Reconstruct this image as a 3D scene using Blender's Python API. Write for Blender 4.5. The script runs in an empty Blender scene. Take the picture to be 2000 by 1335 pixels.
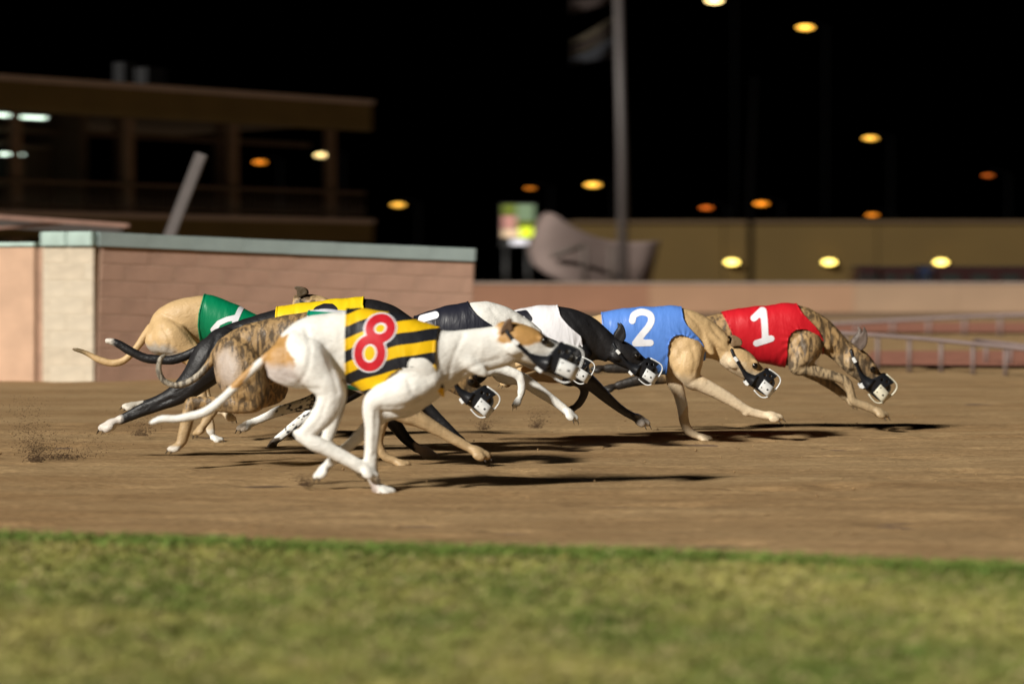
import bpy, bmesh, math, random
import numpy as np
from mathutils import Vector, Matrix

random.seed(7)
RNG = np.random.default_rng(11)
scn = bpy.context.scene
COL = scn.collection

# ------------------------------------------------------------------ camera
F, HZ, CH = 5000.0, 560.0, 0.75          # focal length in photo pixels, horizon row, camera height (m)
cam_d = bpy.data.cameras.new('camera')
cam = bpy.data.objects.new('camera', cam_d)
COL.objects.link(cam)
cam.location = (0, 0, CH)
cam.rotation_euler = (math.radians(90), 0, 0)
cam_d.sensor_width = 36
cam_d.lens = 36 * F / 2000
cam_d.shift_y = -(667.5 - HZ) / 2000
cam_d.clip_end = 1000
cam_d.dof.use_dof = True
cam_d.dof.focus_distance = 11.6
cam_d.dof.aperture_fstop = 2.2
cam_d.dof.aperture_ratio = 0.6            # slightly anamorphic lens: wide oval bokeh as on the photo's lamps
scn.camera = cam

# ------------------------------------------------------------------ night sky, floodlight, exposure
SUN_AZ, SUN_EL = math.radians(46), math.radians(30)   # from the left, turned towards the camera; height
Ldir = Vector((-math.cos(SUN_EL) * math.cos(SUN_AZ), -math.cos(SUN_EL) * math.sin(SUN_AZ), math.sin(SUN_EL)))
world = bpy.data.worlds.new('World')
scn.world = world
world.use_nodes = True
wn = world.node_tree
sky = wn.nodes.new('ShaderNodeTexSky')
sky.sky_type = 'NISHITA'
sky.sun_disc = False
sky.sun_elevation = math.radians(-4)
sky.sun_rotation = math.radians(200)
bg = wn.nodes['Background']
wn.links.new(sky.outputs[0], bg.inputs[0])
bg.inputs[1].default_value = 0.012
sun_d = bpy.data.lights.new('sun', 'SUN')
sun_d.energy = 5.0
sun_d.angle = math.radians(5.0)
sun_d.color = (1.0, 0.955, 0.87)
sun = bpy.data.objects.new('sun', sun_d)
COL.objects.link(sun)
sun.rotation_euler = Ldir.to_track_quat('Z', 'Y').to_euler()
scn.view_settings.view_transform = 'Standard'
scn.view_settings.look = 'None'
scn.view_settings.exposure = 0.12
scn.view_settings.gamma = 1.0
scn.cycles.max_bounces = 6
scn.cycles.sample_clamp_indirect = 4.0

# ------------------------------------------------------------------ helpers
def P(px, py, Y):
    return np.array(((px - 1000) / F * Y, Y, CH + (HZ - py) / F * Y))

def mesh_obj(name, v, f, mat=None, parent=None, smooth=False, loc=None):
    me = bpy.data.meshes.new(name)
    me.from_pydata([tuple(map(float, p)) for p in v], [], [tuple(map(int, q)) for q in f])
    me.update()
    if smooth:
        me.polygons.foreach_set('use_smooth', [True] * len(me.polygons))
    o = bpy.data.objects.new(name, me)
    COL.objects.link(o)
    if mat: me.materials.append(mat)
    if parent: o.parent = parent
    if loc is not None: o.location = loc
    return o

def empty(name, loc=(0, 0, 0), rot=(0, 0, 0)):
    o = bpy.data.objects.new(name, None)
    COL.objects.link(o)
    o.location = loc
    o.rotation_euler = rot
    o.empty_display_size = .1
    return o

def tag(o, label=None, cat=None, group=None, kind=None):
    if label: o['label'] = label
    if cat: o['category'] = cat
    if group: o['group'] = group
    if kind: o['kind'] = kind
    return o

def bm_obj(name, bm, mat, parent=None, loc=None, smooth=False, bevel=0.0, rot=None):
    if bevel:
        bmesh.ops.bevel(bm, geom=bm.edges[:], offset=bevel, segments=2, affect='EDGES')
    me = bpy.data.meshes.new(name)
    bm.to_mesh(me); bm.free()
    if smooth:
        me.polygons.foreach_set('use_smooth', [True] * len(me.polygons))
    me.materials.append(mat)
    o = bpy.data.objects.new(name, me)
    COL.objects.link(o)
    if parent: o.parent = parent
    if loc is not None: o.location = loc
    if rot is not None: o.rotation_euler = rot
    return o

def box_bm(bm, c, s, rot=None):
    r = bmesh.ops.create_cube(bm, size=1.0)
    m = Matrix.Diagonal((s[0], s[1], s[2], 1))
    if rot is not None: m = rot.to_4x4() @ m
    bmesh.ops.transform(bm, matrix=Matrix.Translation(c) @ m, verts=r['verts'])
    return r['verts']

def box(name, c, s, mat, parent=None, bevel=0.0, rot=None):
    bm = bmesh.new()
    box_bm(bm, (0, 0, 0), s)
    return bm_obj(name, bm, mat, parent, loc=c, bevel=bevel, rot=rot)

def tube_bm(bm, pts, rad, n=12):
    pts = [Vector(p) for p in pts]
    rings = []
    for i, p in enumerate(pts):
        t = (pts[min(i + 1, len(pts) - 1)] - pts[max(i - 1, 0)]).normalized()
        a = t.cross(Vector((0, 1, 0)))
        if a.length < .1: a = t.cross(Vector((1, 0, 0)))
        a.normalize(); b = t.cross(a)
        r = rad[i] if hasattr(rad, '__len__') else rad
        rings.append([bm.verts.new(p + (a * math.cos(2 * math.pi * k / n) + b * math.sin(2 * math.pi * k / n)) * r) for k in range(n)])
    for i in range(len(rings) - 1):
        for k in range(n):
            bm.faces.new((rings[i][k], rings[i][(k + 1) % n], rings[i + 1][(k + 1) % n], rings[i + 1][k]))
    bm.faces.new(rings[0][::-1]); bm.faces.new(rings[-1])

def tube(name, pts, rad, mat, parent=None, n=12):
    bm = bmesh.new()
    tube_bm(bm, pts, rad, n)
    return bm_obj(name, bm, mat, parent, smooth=True)

# smooth value noise in numpy (2D / 3D)
def _hash(ix, iy, iz):
    h = (ix * 374761393 + iy * 668265263 + iz * 2147483647) & 0xffffffff
    h = ((h ^ (h >> 13)) * 1274126177) & 0xffffffff
    return ((h ^ (h >> 16)) & 0xffff) / 65535.0
def vnoise(p):
    p = np.asarray(p, float)
    i = np.floor(p).astype(np.int64); f = p - i
    f = f * f * (3 - 2 * f)
    out = 0
    for dx in (0, 1):
        for dy in (0, 1):
            for dz in (0, 1):
                w = (f[:, 0] if dx else 1 - f[:, 0]) * (f[:, 1] if dy else 1 - f[:, 1]) * (f[:, 2] if dz else 1 - f[:, 2])
                out = out + w * _hash(i[:, 0] + dx, i[:, 1] + dy, i[:, 2] + dz)
    return out * 2 - 1

# ------------------------------------------------------------------ materials
def new_mat(name):
    m = bpy.data.materials.new(name)
    m.use_nodes = True
    nt = m.node_tree
    b = nt.nodes['Principled BSDF']
    return m, nt, b

def mat_plain(name, col, rough=.6, noise=.12, scale=30, bump=0.0, bscale=80, metal=0.0, spec=.4, stretch=(1, 1, 1)):
    m, nt, b = new_mat(name)
    tc = nt.nodes.new('ShaderNodeTexCoord')
    mp = nt.nodes.new('ShaderNodeMapping'); mp.inputs['Scale'].default_value = stretch
    nt.links.new(tc.outputs['Object'], mp.inputs[0])
    nz = nt.nodes.new('ShaderNodeTexNoise'); nz.inputs['Scale'].default_value = scale; nz.inputs['Detail'].default_value = 6
    nt.links.new(mp.outputs[0], nz.inputs['Vector'])
    rp = nt.nodes.new('ShaderNodeMapRange')
    rp.inputs['From Min'].default_value = .3; rp.inputs['From Max'].default_value = .7
    rp.inputs['To Min'].default_value = 1 - noise; rp.inputs['To Max'].default_value = 1 + noise
    nt.links.new(nz.outputs['Fac'], rp.inputs['Value'])
    mx = nt.nodes.new('ShaderNodeVectorMath'); mx.operation = 'SCALE'
    mx.inputs[0].default_value = col[:3]
    nt.links.new(rp.outputs[0], mx.inputs['Scale'])
    nt.links.new(mx.outputs[0], b.inputs['Base Color'])
    b.inputs['Roughness'].default_value = rough
    b.inputs['Metallic'].default_value = metal
    b.inputs['Specular IOR Level'].default_value = spec
    if bump:
        n2 = nt.nodes.new('ShaderNodeTexNoise'); n2.inputs['Scale'].default_value = bscale; n2.inputs['Detail'].default_value = 8
        nt.links.new(mp.outputs[0], n2.inputs['Vector'])
        bp = nt.nodes.new('ShaderNodeBump'); bp.inputs['Strength'].default_value = bump; bp.inputs['Distance'].default_value = .02
        nt.links.new(n2.outputs['Fac'], bp.inputs['Height'])
        nt.links.new(bp.outputs[0], b.inputs['Normal'])
    return m

def mat_emit(name, col, strength):
    m, nt, b = new_mat(name)
    b.inputs['Base Color'].default_value = (*col, 1)
    b.inputs['Emission Color'].default_value = (*col, 1)
    b.inputs['Emission Strength'].default_value = strength
    return m

def mat_dirt(name):
    m, nt, b = new_mat(name)
    L = nt.links.new
    tc = nt.nodes.new('ShaderNodeTexCoord')
    def noise(scale, stretch, detail=8, rough=.6):
        mp = nt.nodes.new('ShaderNodeMapping'); mp.inputs['Scale'].default_value = stretch
        L(tc.outputs['Object'], mp.inputs[0])
        n = nt.nodes.new('ShaderNodeTexNoise'); n.inputs['Scale'].default_value = scale
        n.inputs['Detail'].default_value = detail; n.inputs['Roughness'].default_value = rough
        L(mp.outputs[0], n.inputs['Vector'])
        return n
    n1 = noise(.8, (.5, 1.6, 1), 5)
    n2 = noise(9, (.24, 1.0, 1), 9, .68)
    n3 = noise(60, (.5, 1, 1), 6)
    def ramp(n, lo, hi, c0, c1):
        r = nt.nodes.new('ShaderNodeValToRGB')
        r.color_ramp.elements[0].position = lo; r.color_ramp.elements[1].position = hi
        r.color_ramp.elements[0].color = (*c0, 1); r.color_ramp.elements[1].color = (*c1, 1)
        L(n.outputs['Fac'], r.inputs[0]); return r
    r1 = ramp(n1, .35, .68, (.325, .205, .098), (.43, .295, .153))
    r2 = ramp(n2, .36, .62, (.80, .78, .76), (1.05, 1.05, 1.04))
    r3 = ramp(n3, .3, .7, (.68, .66, .64), (1.18, 1.18, 1.18))
    m1 = nt.nodes.new('ShaderNodeMixRGB'); m1.blend_type = 'MULTIPLY'; m1.inputs[0].default_value = 1
    m2 = nt.nodes.new('ShaderNodeMixRGB'); m2.blend_type = 'MULTIPLY'; m2.inputs[0].default_value = 1
    L(r1.outputs[0], m1.inputs[1]); L(r2.outputs[0], m1.inputs[2])
    L(m1.outputs[0], m2.inputs[1]); L(r3.outputs[0], m2.inputs[2])
    L(m2.outputs[0], b.inputs['Base Color'])
    b.inputs['Roughness'].default_value = .95
    b.inputs['Specular IOR Level'].default_value = .15
    ad = nt.nodes.new('ShaderNodeMath'); ad.operation = 'ADD'
    L(n2.outputs['Fac'], ad.inputs[0]); L(n3.outputs['Fac'], ad.inputs[1])
    bp = nt.nodes.new('ShaderNodeBump'); bp.inputs['Strength'].default_value = .45; bp.inputs['Distance'].default_value = .02
    L(ad.outputs[0], bp.inputs['Height']); L(bp.outputs[0], b.inputs['Normal'])
    return m

def mat_coat():
    m, nt, b = new_mat('dog_coat')
    L = nt.links.new
    tc = nt.nodes.new('ShaderNodeTexCoord')
    at = nt.nodes.new('ShaderNodeAttribute'); at.attribute_name = 'coat'
    ab = nt.nodes.new('ShaderNodeAttribute'); ab.attribute_name = 'brin'
    mp = nt.nodes.new('ShaderNodeMapping'); mp.inputs['Scale'].default_value = (1.0, .5, .26)
    mp.inputs['Rotation'].default_value = (0, math.radians(-14), 0)
    L(tc.outputs['Object'], mp.inputs[0])
    n = nt.nodes.new('ShaderNodeTexNoise'); n.inputs['Scale'].default_value = 48; n.inputs['Detail'].default_value = 5
    n.inputs['Distortion'].default_value = .9; n.inputs['Roughness'].default_value = .62
    L(mp.outputs[0], n.inputs['Vector'])
    r = nt.nodes.new('ShaderNodeMapRange'); r.inputs['From Min'].default_value = .44; r.inputs['From Max'].default_value = .56
    L(n.outputs['Fac'], r.inputs['Value'])
    mu = nt.nodes.new('ShaderNodeMath'); mu.operation = 'MULTIPLY'
    L(r.outputs[0], mu.inputs[0]); L(ab.outputs['Fac'], mu.inputs[1])
    mx = nt.nodes.new('ShaderNodeMixRGB'); mx.inputs[2].default_value = (.035, .026, .02, 1)
    L(mu.outputs[0], mx.inputs[0]); L(at.outputs['Color'], mx.inputs[1])
    # fine hair tone
    mp2 = nt.nodes.new('ShaderNodeMapping'); mp2.inputs['Scale'].default_value = (.35, 1, 1)
    L(tc.outputs['Object'], mp2.inputs[0])
    n2 = nt.nodes.new('ShaderNodeTexNoise'); n2.inputs['Scale'].default_value = 230; n2.inputs['Detail'].default_value = 4
    L(mp2.outputs[0], n2.inputs['Vector'])
    n3 = nt.nodes.new('ShaderNodeTexNoise'); n3.inputs['Scale'].default_value = 26; n3.inputs['Detail'].default_value = 4
    L(tc.outputs['Object'], n3.inputs['Vector'])
    rr = nt.nodes.new('ShaderNodeMapRange'); rr.inputs['From Min'].default_value = .3; rr.inputs['From Max'].default_value = .7
    rr.inputs['To Min'].default_value = .92; rr.inputs['To Max'].default_value = 1.06
    L(n2.outputs['Fac'], rr.inputs['Value'])
    r3 = nt.nodes.new('ShaderNodeMapRange'); r3.inputs['From Min'].default_value = .3; r3.inputs['From Max'].default_value = .7
    r3.inputs['To Min'].default_value = .94; r3.inputs['To Max'].default_value = 1.04
    L(n3.outputs['Fac'], r3.inputs['Value'])
    mm = nt.nodes.new('ShaderNodeMath'); mm.operation = 'MULTIPLY'
    L(rr.outputs[0], mm.inputs[0]); L(r3.outputs[0], mm.inputs[1])
    sc = nt.nodes.new('ShaderNodeVectorMath'); sc.operation = 'SCALE'
    L(mx.outputs[0], sc.inputs[0]); L(mm.outputs[0], sc.inputs['Scale'])
    L(sc.outputs[0], b.inputs['Base Color'])
    b.inputs['Roughness'].default_value = .46
    b.inputs['Specular IOR Level'].default_value = .4
    ad = nt.nodes.new('ShaderNodeMath'); ad.operation = 'MULTIPLY_ADD'; ad.inputs[1].default_value = 2.2
    L(n3.outputs['Fac'], ad.inputs[0]); L(n2.outputs['Fac'], ad.inputs[2])
    bp = nt.nodes.new('ShaderNodeBump'); bp.inputs['Strength'].default_value = .3; bp.inputs['Distance'].default_value = .008
    L(ad.outputs[0], bp.inputs['Height']); L(bp.outputs[0], b.inputs['Normal'])
    return m

def mat_cloth(name, col, col2=None, rough=.42):
    """satin racing-jacket cloth; with col2 the print alternates along the attribute 'stripe'"""
    m, nt, b = new_mat(name)
    L = nt.links.new
    tc = nt.nodes.new('ShaderNodeTexCoord')
    if col2:
        at = nt.nodes.new('ShaderNodeAttribute'); at.attribute_name = 'stripe'
        fr = nt.nodes.new('ShaderNodeMath'); fr.operation = 'FRACT'; L(at.outputs['Fac'], fr.inputs[0])
        gt = nt.nodes.new('ShaderNodeMath'); gt.operation = 'GREATER_THAN'; gt.inputs[1].default_value = .5
        L(fr.outputs[0], gt.inputs[0])
        mx = nt.nodes.new('ShaderNodeMixRGB'); mx.inputs[1].default_value = (*col, 1); mx.inputs[2].default_value = (*col2, 1)
        L(gt.outputs[0], mx.inputs[0]); L(mx.outputs[0], b.inputs['Base Color'])
    else:
        b.inputs['Base Color'].default_value = (*col, 1)
    b.inputs['Roughness'].default_value = rough
    b.inputs['Specular IOR Level'].default_value = .4
    mp = nt.nodes.new('ShaderNodeMapping'); mp.inputs['Scale'].default_value = (1.5, .5, .45); mp.inputs['Rotation'].default_value = (0, .6, 0)
    L(tc.outputs['Object'], mp.inputs[0])
    n = nt.nodes.new('ShaderNodeTexNoise'); n.inputs['Scale'].default_value = 15; n.inputs['Detail'].default_value = 4; n.inputs['Distortion'].default_value = .5
    L(mp.outputs[0], n.inputs['Vector'])
    bp = nt.nodes.new('ShaderNodeBump'); bp.inputs['Strength'].default_value = .3; bp.inputs['Distance'].default_value = .02
    L(n.outputs['Fac'], bp.inputs['Height']); L(bp.outputs[0], b.inputs['Normal'])
    return m

M = {}
M['dirt'] = mat_dirt('track_dirt')
M['clod'] = mat_plain('dirt_clod', (.10, .06, .03), .95, .3, 40)
M['soil'] = mat_plain('far_ground', (.2, .125, .07), .95, .25, .6, .3, 4)
M['lawn'] = mat_plain('lawn_soil', (.16, .145, .05), .95, .35, 14)
M['redstrip'] = mat_plain('red_cinder', (.30, .12, .075), .95, .25, 6)
M['coat'] = mat_coat()
M['blk'] = mat_plain('black_plastic', (.012, .013, .016), .32, .1, 40, .05, 200)
M['wht'] = mat_plain('white_plastic', (.78, .79, .78), .35, .05, 60)
M['cream'] = mat_plain('cream_plastic', (.74, .70, .55), .38, .05, 60)
M['ntext'] = mat_plain('white_print', (.80, .80, .84), .45, .03, 40)
M['btext'] = mat_plain('black_print', (.012, .012, .02), .45, .03, 40)
M['rtext'] = mat_plain('red_print', (.56, .018, .03), .4, .12, 40)
M['ytext'] = mat_plain('yellow_print', (.85, .52, .01), .4, .05, 40)
m, nt, b = new_mat('eye'); b.inputs['Base Color'].default_value = (.008, .006, .005, 1); b.inputs['Roughness'].default_value = .06; M['eye'] = m
M['claw'] = mat_plain('claw', (.05, .04, .03), .4)

# ------------------------------------------------------------------ ground, track, lawn
def sheet(name, pts, z, mat):
    v = [(x, y, z) for x, y in pts]
    return mesh_obj(name, v, [tuple(range(len(v)))], mat)
gr = sheet('ground', [(-400, -60), (400, -60), (400, 600), (-400, 600)], -.012, M['soil'])
tag(gr, kind='structure')

def edge_y(X):                       # where the lawn ends and the dirt begins
    return 6.84 - .33 * X + .045 * math.sin(X * 1.9 + .6) + .02 * math.sin(X * 5.1)

# dirt track with relief: rows of unequal spacing, finer near the camera
xs = np.linspace(-9, 14, 560)
ys = np.concatenate([np.linspace(5.6, 14, 300), np.linspace(14.06, 60, 150)])
X, Y = np.meshgrid(xs, ys)
pp = np.stack([X.ravel(), Y.ravel(), np.zeros(X.size)], 1)
h = .008 * vnoise(pp * [.8, 3.2, 1]) + .0045 * vnoise(pp * [2.2, 13, 1] + 31) + .0035 * vnoise(pp * [7, 26, 1] + 77)
pit = vnoise(pp * [3.3, 5.2, 1] + 200)
h -= .022 * np.clip(pit - .5, 0, 1) / .5
h *= np.clip((60 - pp[:, 1]) / 20, 0.25, 1)
pile = np.exp(-(((pp[:, 1] - 19.6 - np.clip(pp[:, 0] + 3.2, 0, 4) * .36) / .35) ** 2)) * (pp[:, 0] < .2)
h += .025 * pile
pp[:, 2] = h + .004
nx, ny = len(xs), len(ys)
idx = np.arange(nx * ny).reshape(ny, nx)
fc = np.stack([idx[:-1, :-1], idx[:-1, 1:], idx[1:, 1:], idx[1:, :-1]], -1).reshape(-1, 4)
me = bpy.data.meshes.new('dirt_track')
me.vertices.add(len(pp)); me.vertices.foreach_set('co', pp.ravel())
me.loops.add(fc.size); me.loops.foreach_set('vertex_index', fc.ravel().astype(np.int32))
me.polygons.add(len(fc)); me.polygons.foreach_set('loop_start', np.arange(0, fc.size, 4, dtype=np.int32))
me.update(calc_edges=True); me.polygons.foreach_set('use_smooth', [True] * len(fc)); me.materials.append(M['dirt'])
track = bpy.data.objects.new('dirt_track', me); COL.objects.link(track)
tag(track, kind='structure')

# lawn base
pts = [(x, edge_y(x)) for x in np.linspace(-9, 9, 80)]
v = [(x, y, .026) for x, y in pts] + [(x, -3, .026) for x, y in pts]
n = len(pts)
lawn = mesh_obj('lawn', v, [(i + n, i + 1 + n, i + 1, i) for i in range(n - 1)], M['lawn'])
tag(lawn, kind='structure')

# grass blades
def grass(name, cnt, xr, yr, edge=False):
    gx = RNG.uniform(*xr, cnt)
    ey = np.array([edge_y(x) for x in gx])
    if edge:
        gy = ey + RNG.normal(-.05, .05, cnt)
        gy = np.minimum(gy, ey + .05)
    else:
        u = RNG.uniform(0, 1, cnt)
        gy = yr[0] + (ey - yr[0]) * u
    q = np.stack([gx, gy, np.zeros(cnt)], 1)
    patch = vnoise(q * [1.6, 1.3, 1] + 5) * .6 + vnoise(q * [5, 4, 1] + 50) * .5
    hgt = RNG.uniform(.016, .034, cnt) * (1.0 + .25 * patch)
    if edge: hgt = RNG.uniform(.025, .05, cnt)
    ang = RNG.uniform(0, 2 * np.pi, cnt)
    lean = RNG.uniform(.2, 1.1, cnt) * hgt
    la = RNG.uniform(0, 2 * np.pi, cnt)
    w = RNG.uniform(.0022, .0042, cnt)
    bx, by = np.cos(ang) * w, np.sin(ang) * w
    lx, ly = np.cos(la) * lean, np.sin(la) * lean
    z0 = np.full(cnt, .024)
    V = np.zeros((cnt, 5, 3))
    V[:, 0] = np.stack([gx - bx, gy - by, z0], 1); V[:, 1] = np.stack([gx + bx, gy + by, z0], 1)
    V[:, 2] = np.stack([gx + bx * .8 + lx * .35, gy + by * .8 + ly * .35, z0 + hgt * .6], 1)
    V[:, 3] = np.stack([gx - bx * .8 + lx * .35, gy - by * .8 + ly * .35, z0 + hgt * .6], 1)
    V[:, 4] = np.stack([gx + lx, gy + ly, z0 + hgt], 1)
    me = bpy.data.meshes.new(name)
    me.vertices.add(cnt * 5); me.vertices.foreach_set('co', V.ravel())
    base = np.arange(cnt) * 5
    q4 = np.stack([base, base + 1, base + 2, base + 3], 1); t3 = np.stack([base + 3, base + 2, base + 4], 1)
    li = np.concatenate([q4.ravel(), t3.ravel()]).astype(np.int32)
    ls = np.concatenate([np.arange(cnt) * 4, cnt * 4 + np.arange(cnt) * 3]).astype(np.int32)
    me.loops.add(len(li)); me.loops.foreach_set('vertex_index', li)
    me.polygons.add(cnt * 2); me.polygons.foreach_set('loop_start', ls)
    me.update(calc_edges=True)
    t = np.clip(.6 + .6 * patch + RNG.normal(0, .16, cnt), 0, 1)[:, None]
    if edge: t = np.clip(RNG.normal(.08, .15, cnt), 0, 1)[:, None]
    c = (1 - t) * np.array([.11, .175, .03]) + t * np.array([.42, .375, .11])
    dry = RNG.uniform(0, 1, cnt) < (.02 if edge else .16)
    c[dry] = np.array([.42, .35, .16])
    c *= RNG.uniform(.8, 1.12, cnt)[:, None]
    c *= np.array([1.05, 1.12, 1.1]) if edge else .90
    c4 = np.concatenate([c, np.ones((cnt, 1))], 1)
    at = me.attributes.new('tint', 'FLOAT_COLOR', 'POINT')
    at.data.foreach_set('color', np.repeat(c4, 5, 0).ravel())
    me.materials.append(M['grass'])
    o = bpy.data.objects.new(name, me); COL.objects.link(o)
    return o
m, nt, b = new_mat('grass_blade')
at = nt.nodes.new('ShaderNodeAttribute'); at.attribute_name = 'tint'
nt.links.new(at.outputs['Color'], b.inputs['Base Color'])
b.inputs['Roughness'].default_value = .7; b.inputs['Specular IOR Level'].default_value = .2
M['grass'] = m
g1 = grass('grass', 190000, (-3.4, 3.4), (3.6, 7))
tag(g1, 'short mown patchy yellow-green grass in front of the dirt track', 'grass', kind='stuff')
g2 = grass('grass_fringe', 15000, (-3.4, 3.4), (0, 0), True)
tag(g2, 'taller fresh green grass fringe along the edge of the dirt', 'grass', kind='stuff')

# loose clods on the track
def clods(name, C, R):
    V = []; Fc = []
    ico = np.array([(1, 0, 0), (-1, 0, 0), (0, 1, 0), (0, -1, 0), (0, 0, 1), (0, 0, -1)], float)
    fo = [(0, 2, 4), (2, 1, 4), (1, 3, 4), (3, 0, 4), (2, 0, 5), (1, 2, 5), (3, 1, 5), (0, 3, 5)]
    for c, r in zip(C, R):
        k = len(V)
        s = RNG.uniform(.5, 1.3, (6, 1)) * r
        V.extend(c + ico * s)
        Fc.extend([(a + k, b_ + k, d + k) for a, b_, d in fo])
    return mesh_obj(name, V, Fc, M['clod'])
cn = 700
cx = RNG.uniform(-3.2, 3.6, cn); cy = 7.3 + RNG.uniform(0, 1, cn) ** 1.4 * 10
ok = cy > np.array([edge_y(x) for x in cx]) + .12
cx, cy = cx[ok], cy[ok]
C = np.stack([cx, cy, np.full(len(cx), .008)], 1)
co = clods('loose_clods', C, RNG.uniform(.0015, .0055, len(cx)) * RNG.uniform(.6, 1.5, len(cx)))
co.data.materials.clear(); co.data.materials.append(M['dirt'])
tag(co, 'small loose lumps of dirt scattered over the track', 'dirt', kind='stuff')

def plume(px, py, D, wpx, hpx, cnt, label, lean=0.0):
    C = []; R = []
    for i in range(cnt):
        t = random.random() ** 1.7
        x = px + random.gauss(0, 1) * wpx * (.35 + t) + lean * t
        y = py - t * hpx
        q = P(x, y, D + random.gauss(0, .08))
        if q[2] < .012: q[2] = .012
        C.append(q); R.append(random.uniform(.0007, .0026) * (1.5 - t * .8))
    o = clods('dirt_spray', np.array(C), R)
    tag(o, label, 'dirt spray', kind='stuff')
plume(70, 902, 10.9, 24, 130, 1500, 'dark dirt kicked up low in front of the cream wall pier', -20)
plume(120, 900, 11.1, 60, 70, 1100, 'wide thin spray of dirt left of the black dog trailing paw', 30)
plume(275, 850, 12.6, 24, 50, 700, 'small dirt spray under the black dog outstretched hind leg', 10)
plume(945, 838, 13.0, 15, 30, 420, 'small dirt puff below the lone muzzle under the white dog neck', 4)
plume(1048, 835, 13.2, 15, 44, 620, 'dirt puff below the stretched white foreleg', 8)
plume(595, 948, 9.5, 15, 26, 340, 'dirt flicked up behind the folded white forepaw', -6)

# ------------------------------------------------------------------ block wall on the left
M['block_br'] = mat_plain('brown_block_paint', (.41, .256, .188), .85, .12, 4, .15, 60)
M['block_br2'] = mat_plain('brown_block_paint_worn', (.395, .246, .18), .85, .16, 5, .15, 60)
M['block_cr'] = mat_plain('cream_block_paint', (.55, .48, .375), .85, .10, 9, .25, 60)
M['block_cr2'] = mat_plain('cream_block_paint_b', (.53, .455, .35), .85, .14, 9, .25, 60)
M['mortar_br'] = mat_plain('brown_mortar', (.385, .252, .181), .95, .15, 30)
M['mortar_cr'] = mat_plain('cream_mortar', (.53, .46, .355), .95, .12, 30)
M['teal'] = mat_plain('teal_coping_paint', (.29, .36, .355), .7, .10, 4, .1, 50)
M['teal_l'] = mat_plain('pale_teal_coping_paint', (.38, .50, .46), .7, .22, 5, .15, 50)
M['pink'] = mat_plain('pink_panel_paint', (.53, .345, .235), .75, .1, 5, .12, 40)
M['pink_d'] = mat_plain('brown_post_paint', (.36, .22, .15), .8, .15, 8)

def block_mesh(name, sx, sy, sz, mat, bev=.004):
    bm = bmesh.new(); box_bm(bm, (0, 0, 0), (sx, sy, sz))
    bmesh.ops.bevel(bm, geom=bm.edges[:], offset=bev, segments=1, affect='EDGES')
    me = bpy.data.meshes.new(name); bm.to_mesh(me); bm.free(); me.materials.append(mat)
    return me

def block_face(root, x0, x1, ztop, nrow, hc, lb, y, depth, mats, mortar, off=0.0, back=1, arc=None):
    """running-bond blocks between x0 and x1 in the root's own frame, front face at y"""
    cache = {}
    if arc:
        k_ = 8
        for i in range(k_):
            xm = x0 + (x1 - x0) * (i + .5) / k_; px_, py_, an_ = arc(xm)
            hz_ = ztop - nrow * hc / 2
            yo = y + depth / 2 + .0022 * back
            box('mortar', (px_ - math.sin(an_) * yo, py_ + math.cos(an_) * yo, hz_), ((x1 - x0) / k_ + .002, depth, nrow * hc - .002), mortar, root, 0, (0, 0, an_))
    else: box('mortar', ((x0 + x1) / 2, y + depth / 2 + .0022 * back, ztop - nrow * hc / 2), (x1 - x0 - .004, depth, nrow * hc - .002), mortar, root)
    for r in range(nrow):
        x = x0 - (lb / 2 if (r % 2) else 0) - off
        z = ztop - hc * (r + .5)
        while x < x1 - .01:
            a, e = max(x, x0), min(x + lb, x1)
            x += lb
            if e - a < .03: continue
            mi = random.randrange(len(mats))
            key = (round(e - a, 3), mi)
            if key not in cache:
                cache[key] = block_mesh('block', e - a - .006, depth, hc - .006, mats[mi])
            o = bpy.data.objects.new('block', cache[key]); COL.objects.link(o)
            o.parent = root
            yo = y + depth / 2 + random.uniform(-.001, .001)
            if arc:
                px_, py_, an_ = arc((a + e) / 2)
                o.location = (px_ - math.sin(an_) * yo, py_ + math.cos(an_) * yo, z); o.rotation_euler = (0, 0, an_)
            else: o.location = ((a + e) / 2, yo, z)

cY = 3750 / (748 - HZ); cX = (183 - 1000) / F * cY
wall = empty('block_wall', (cX, cY, 0), (0, math.radians(2.05), math.radians(20)))
tag(wall, 'long brown painted block wall with grey teal coping behind the dogs', 'wall')
WL, WT = 3.11, 1.066
def wall_arc(x):                      # the wall follows the bend: it turns from 27 to 13 degrees along its run
    n_ = 40; px_ = py_ = 0.0
    dl = lambda s: math.radians(7 - 14 * s / WL)
    for i in range(n_):
        s = x * (i + .5) / n_; px_ += math.cos(dl(s)) * x / n_; py_ += math.sin(dl(s)) * x / n_
    return px_, py_, dl(x)
block_face(wall, .02, WL, WT, 9, .1325, .40, 0, .19, [M['block_br'], M['block_br'], M['block_br2']], M['mortar_br'], arc=wall_arc)
for i in range(8):
    px_, py_, an_ = wall_arc((i + .5) * WL / 8)
    box('coping', (px_ - math.sin(an_) * .095, py_ + math.cos(an_) * .095, WT + .056), (WL / 8 + .012, .235 - .002 * (i % 2), .112 - .002 * (i % 2)), M['teal'], wall, .004, (0, 0, an_))

pier = empty('wall_pier', (cX, cY, 0), (0, 0, math.radians(180 - 20)))
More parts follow.
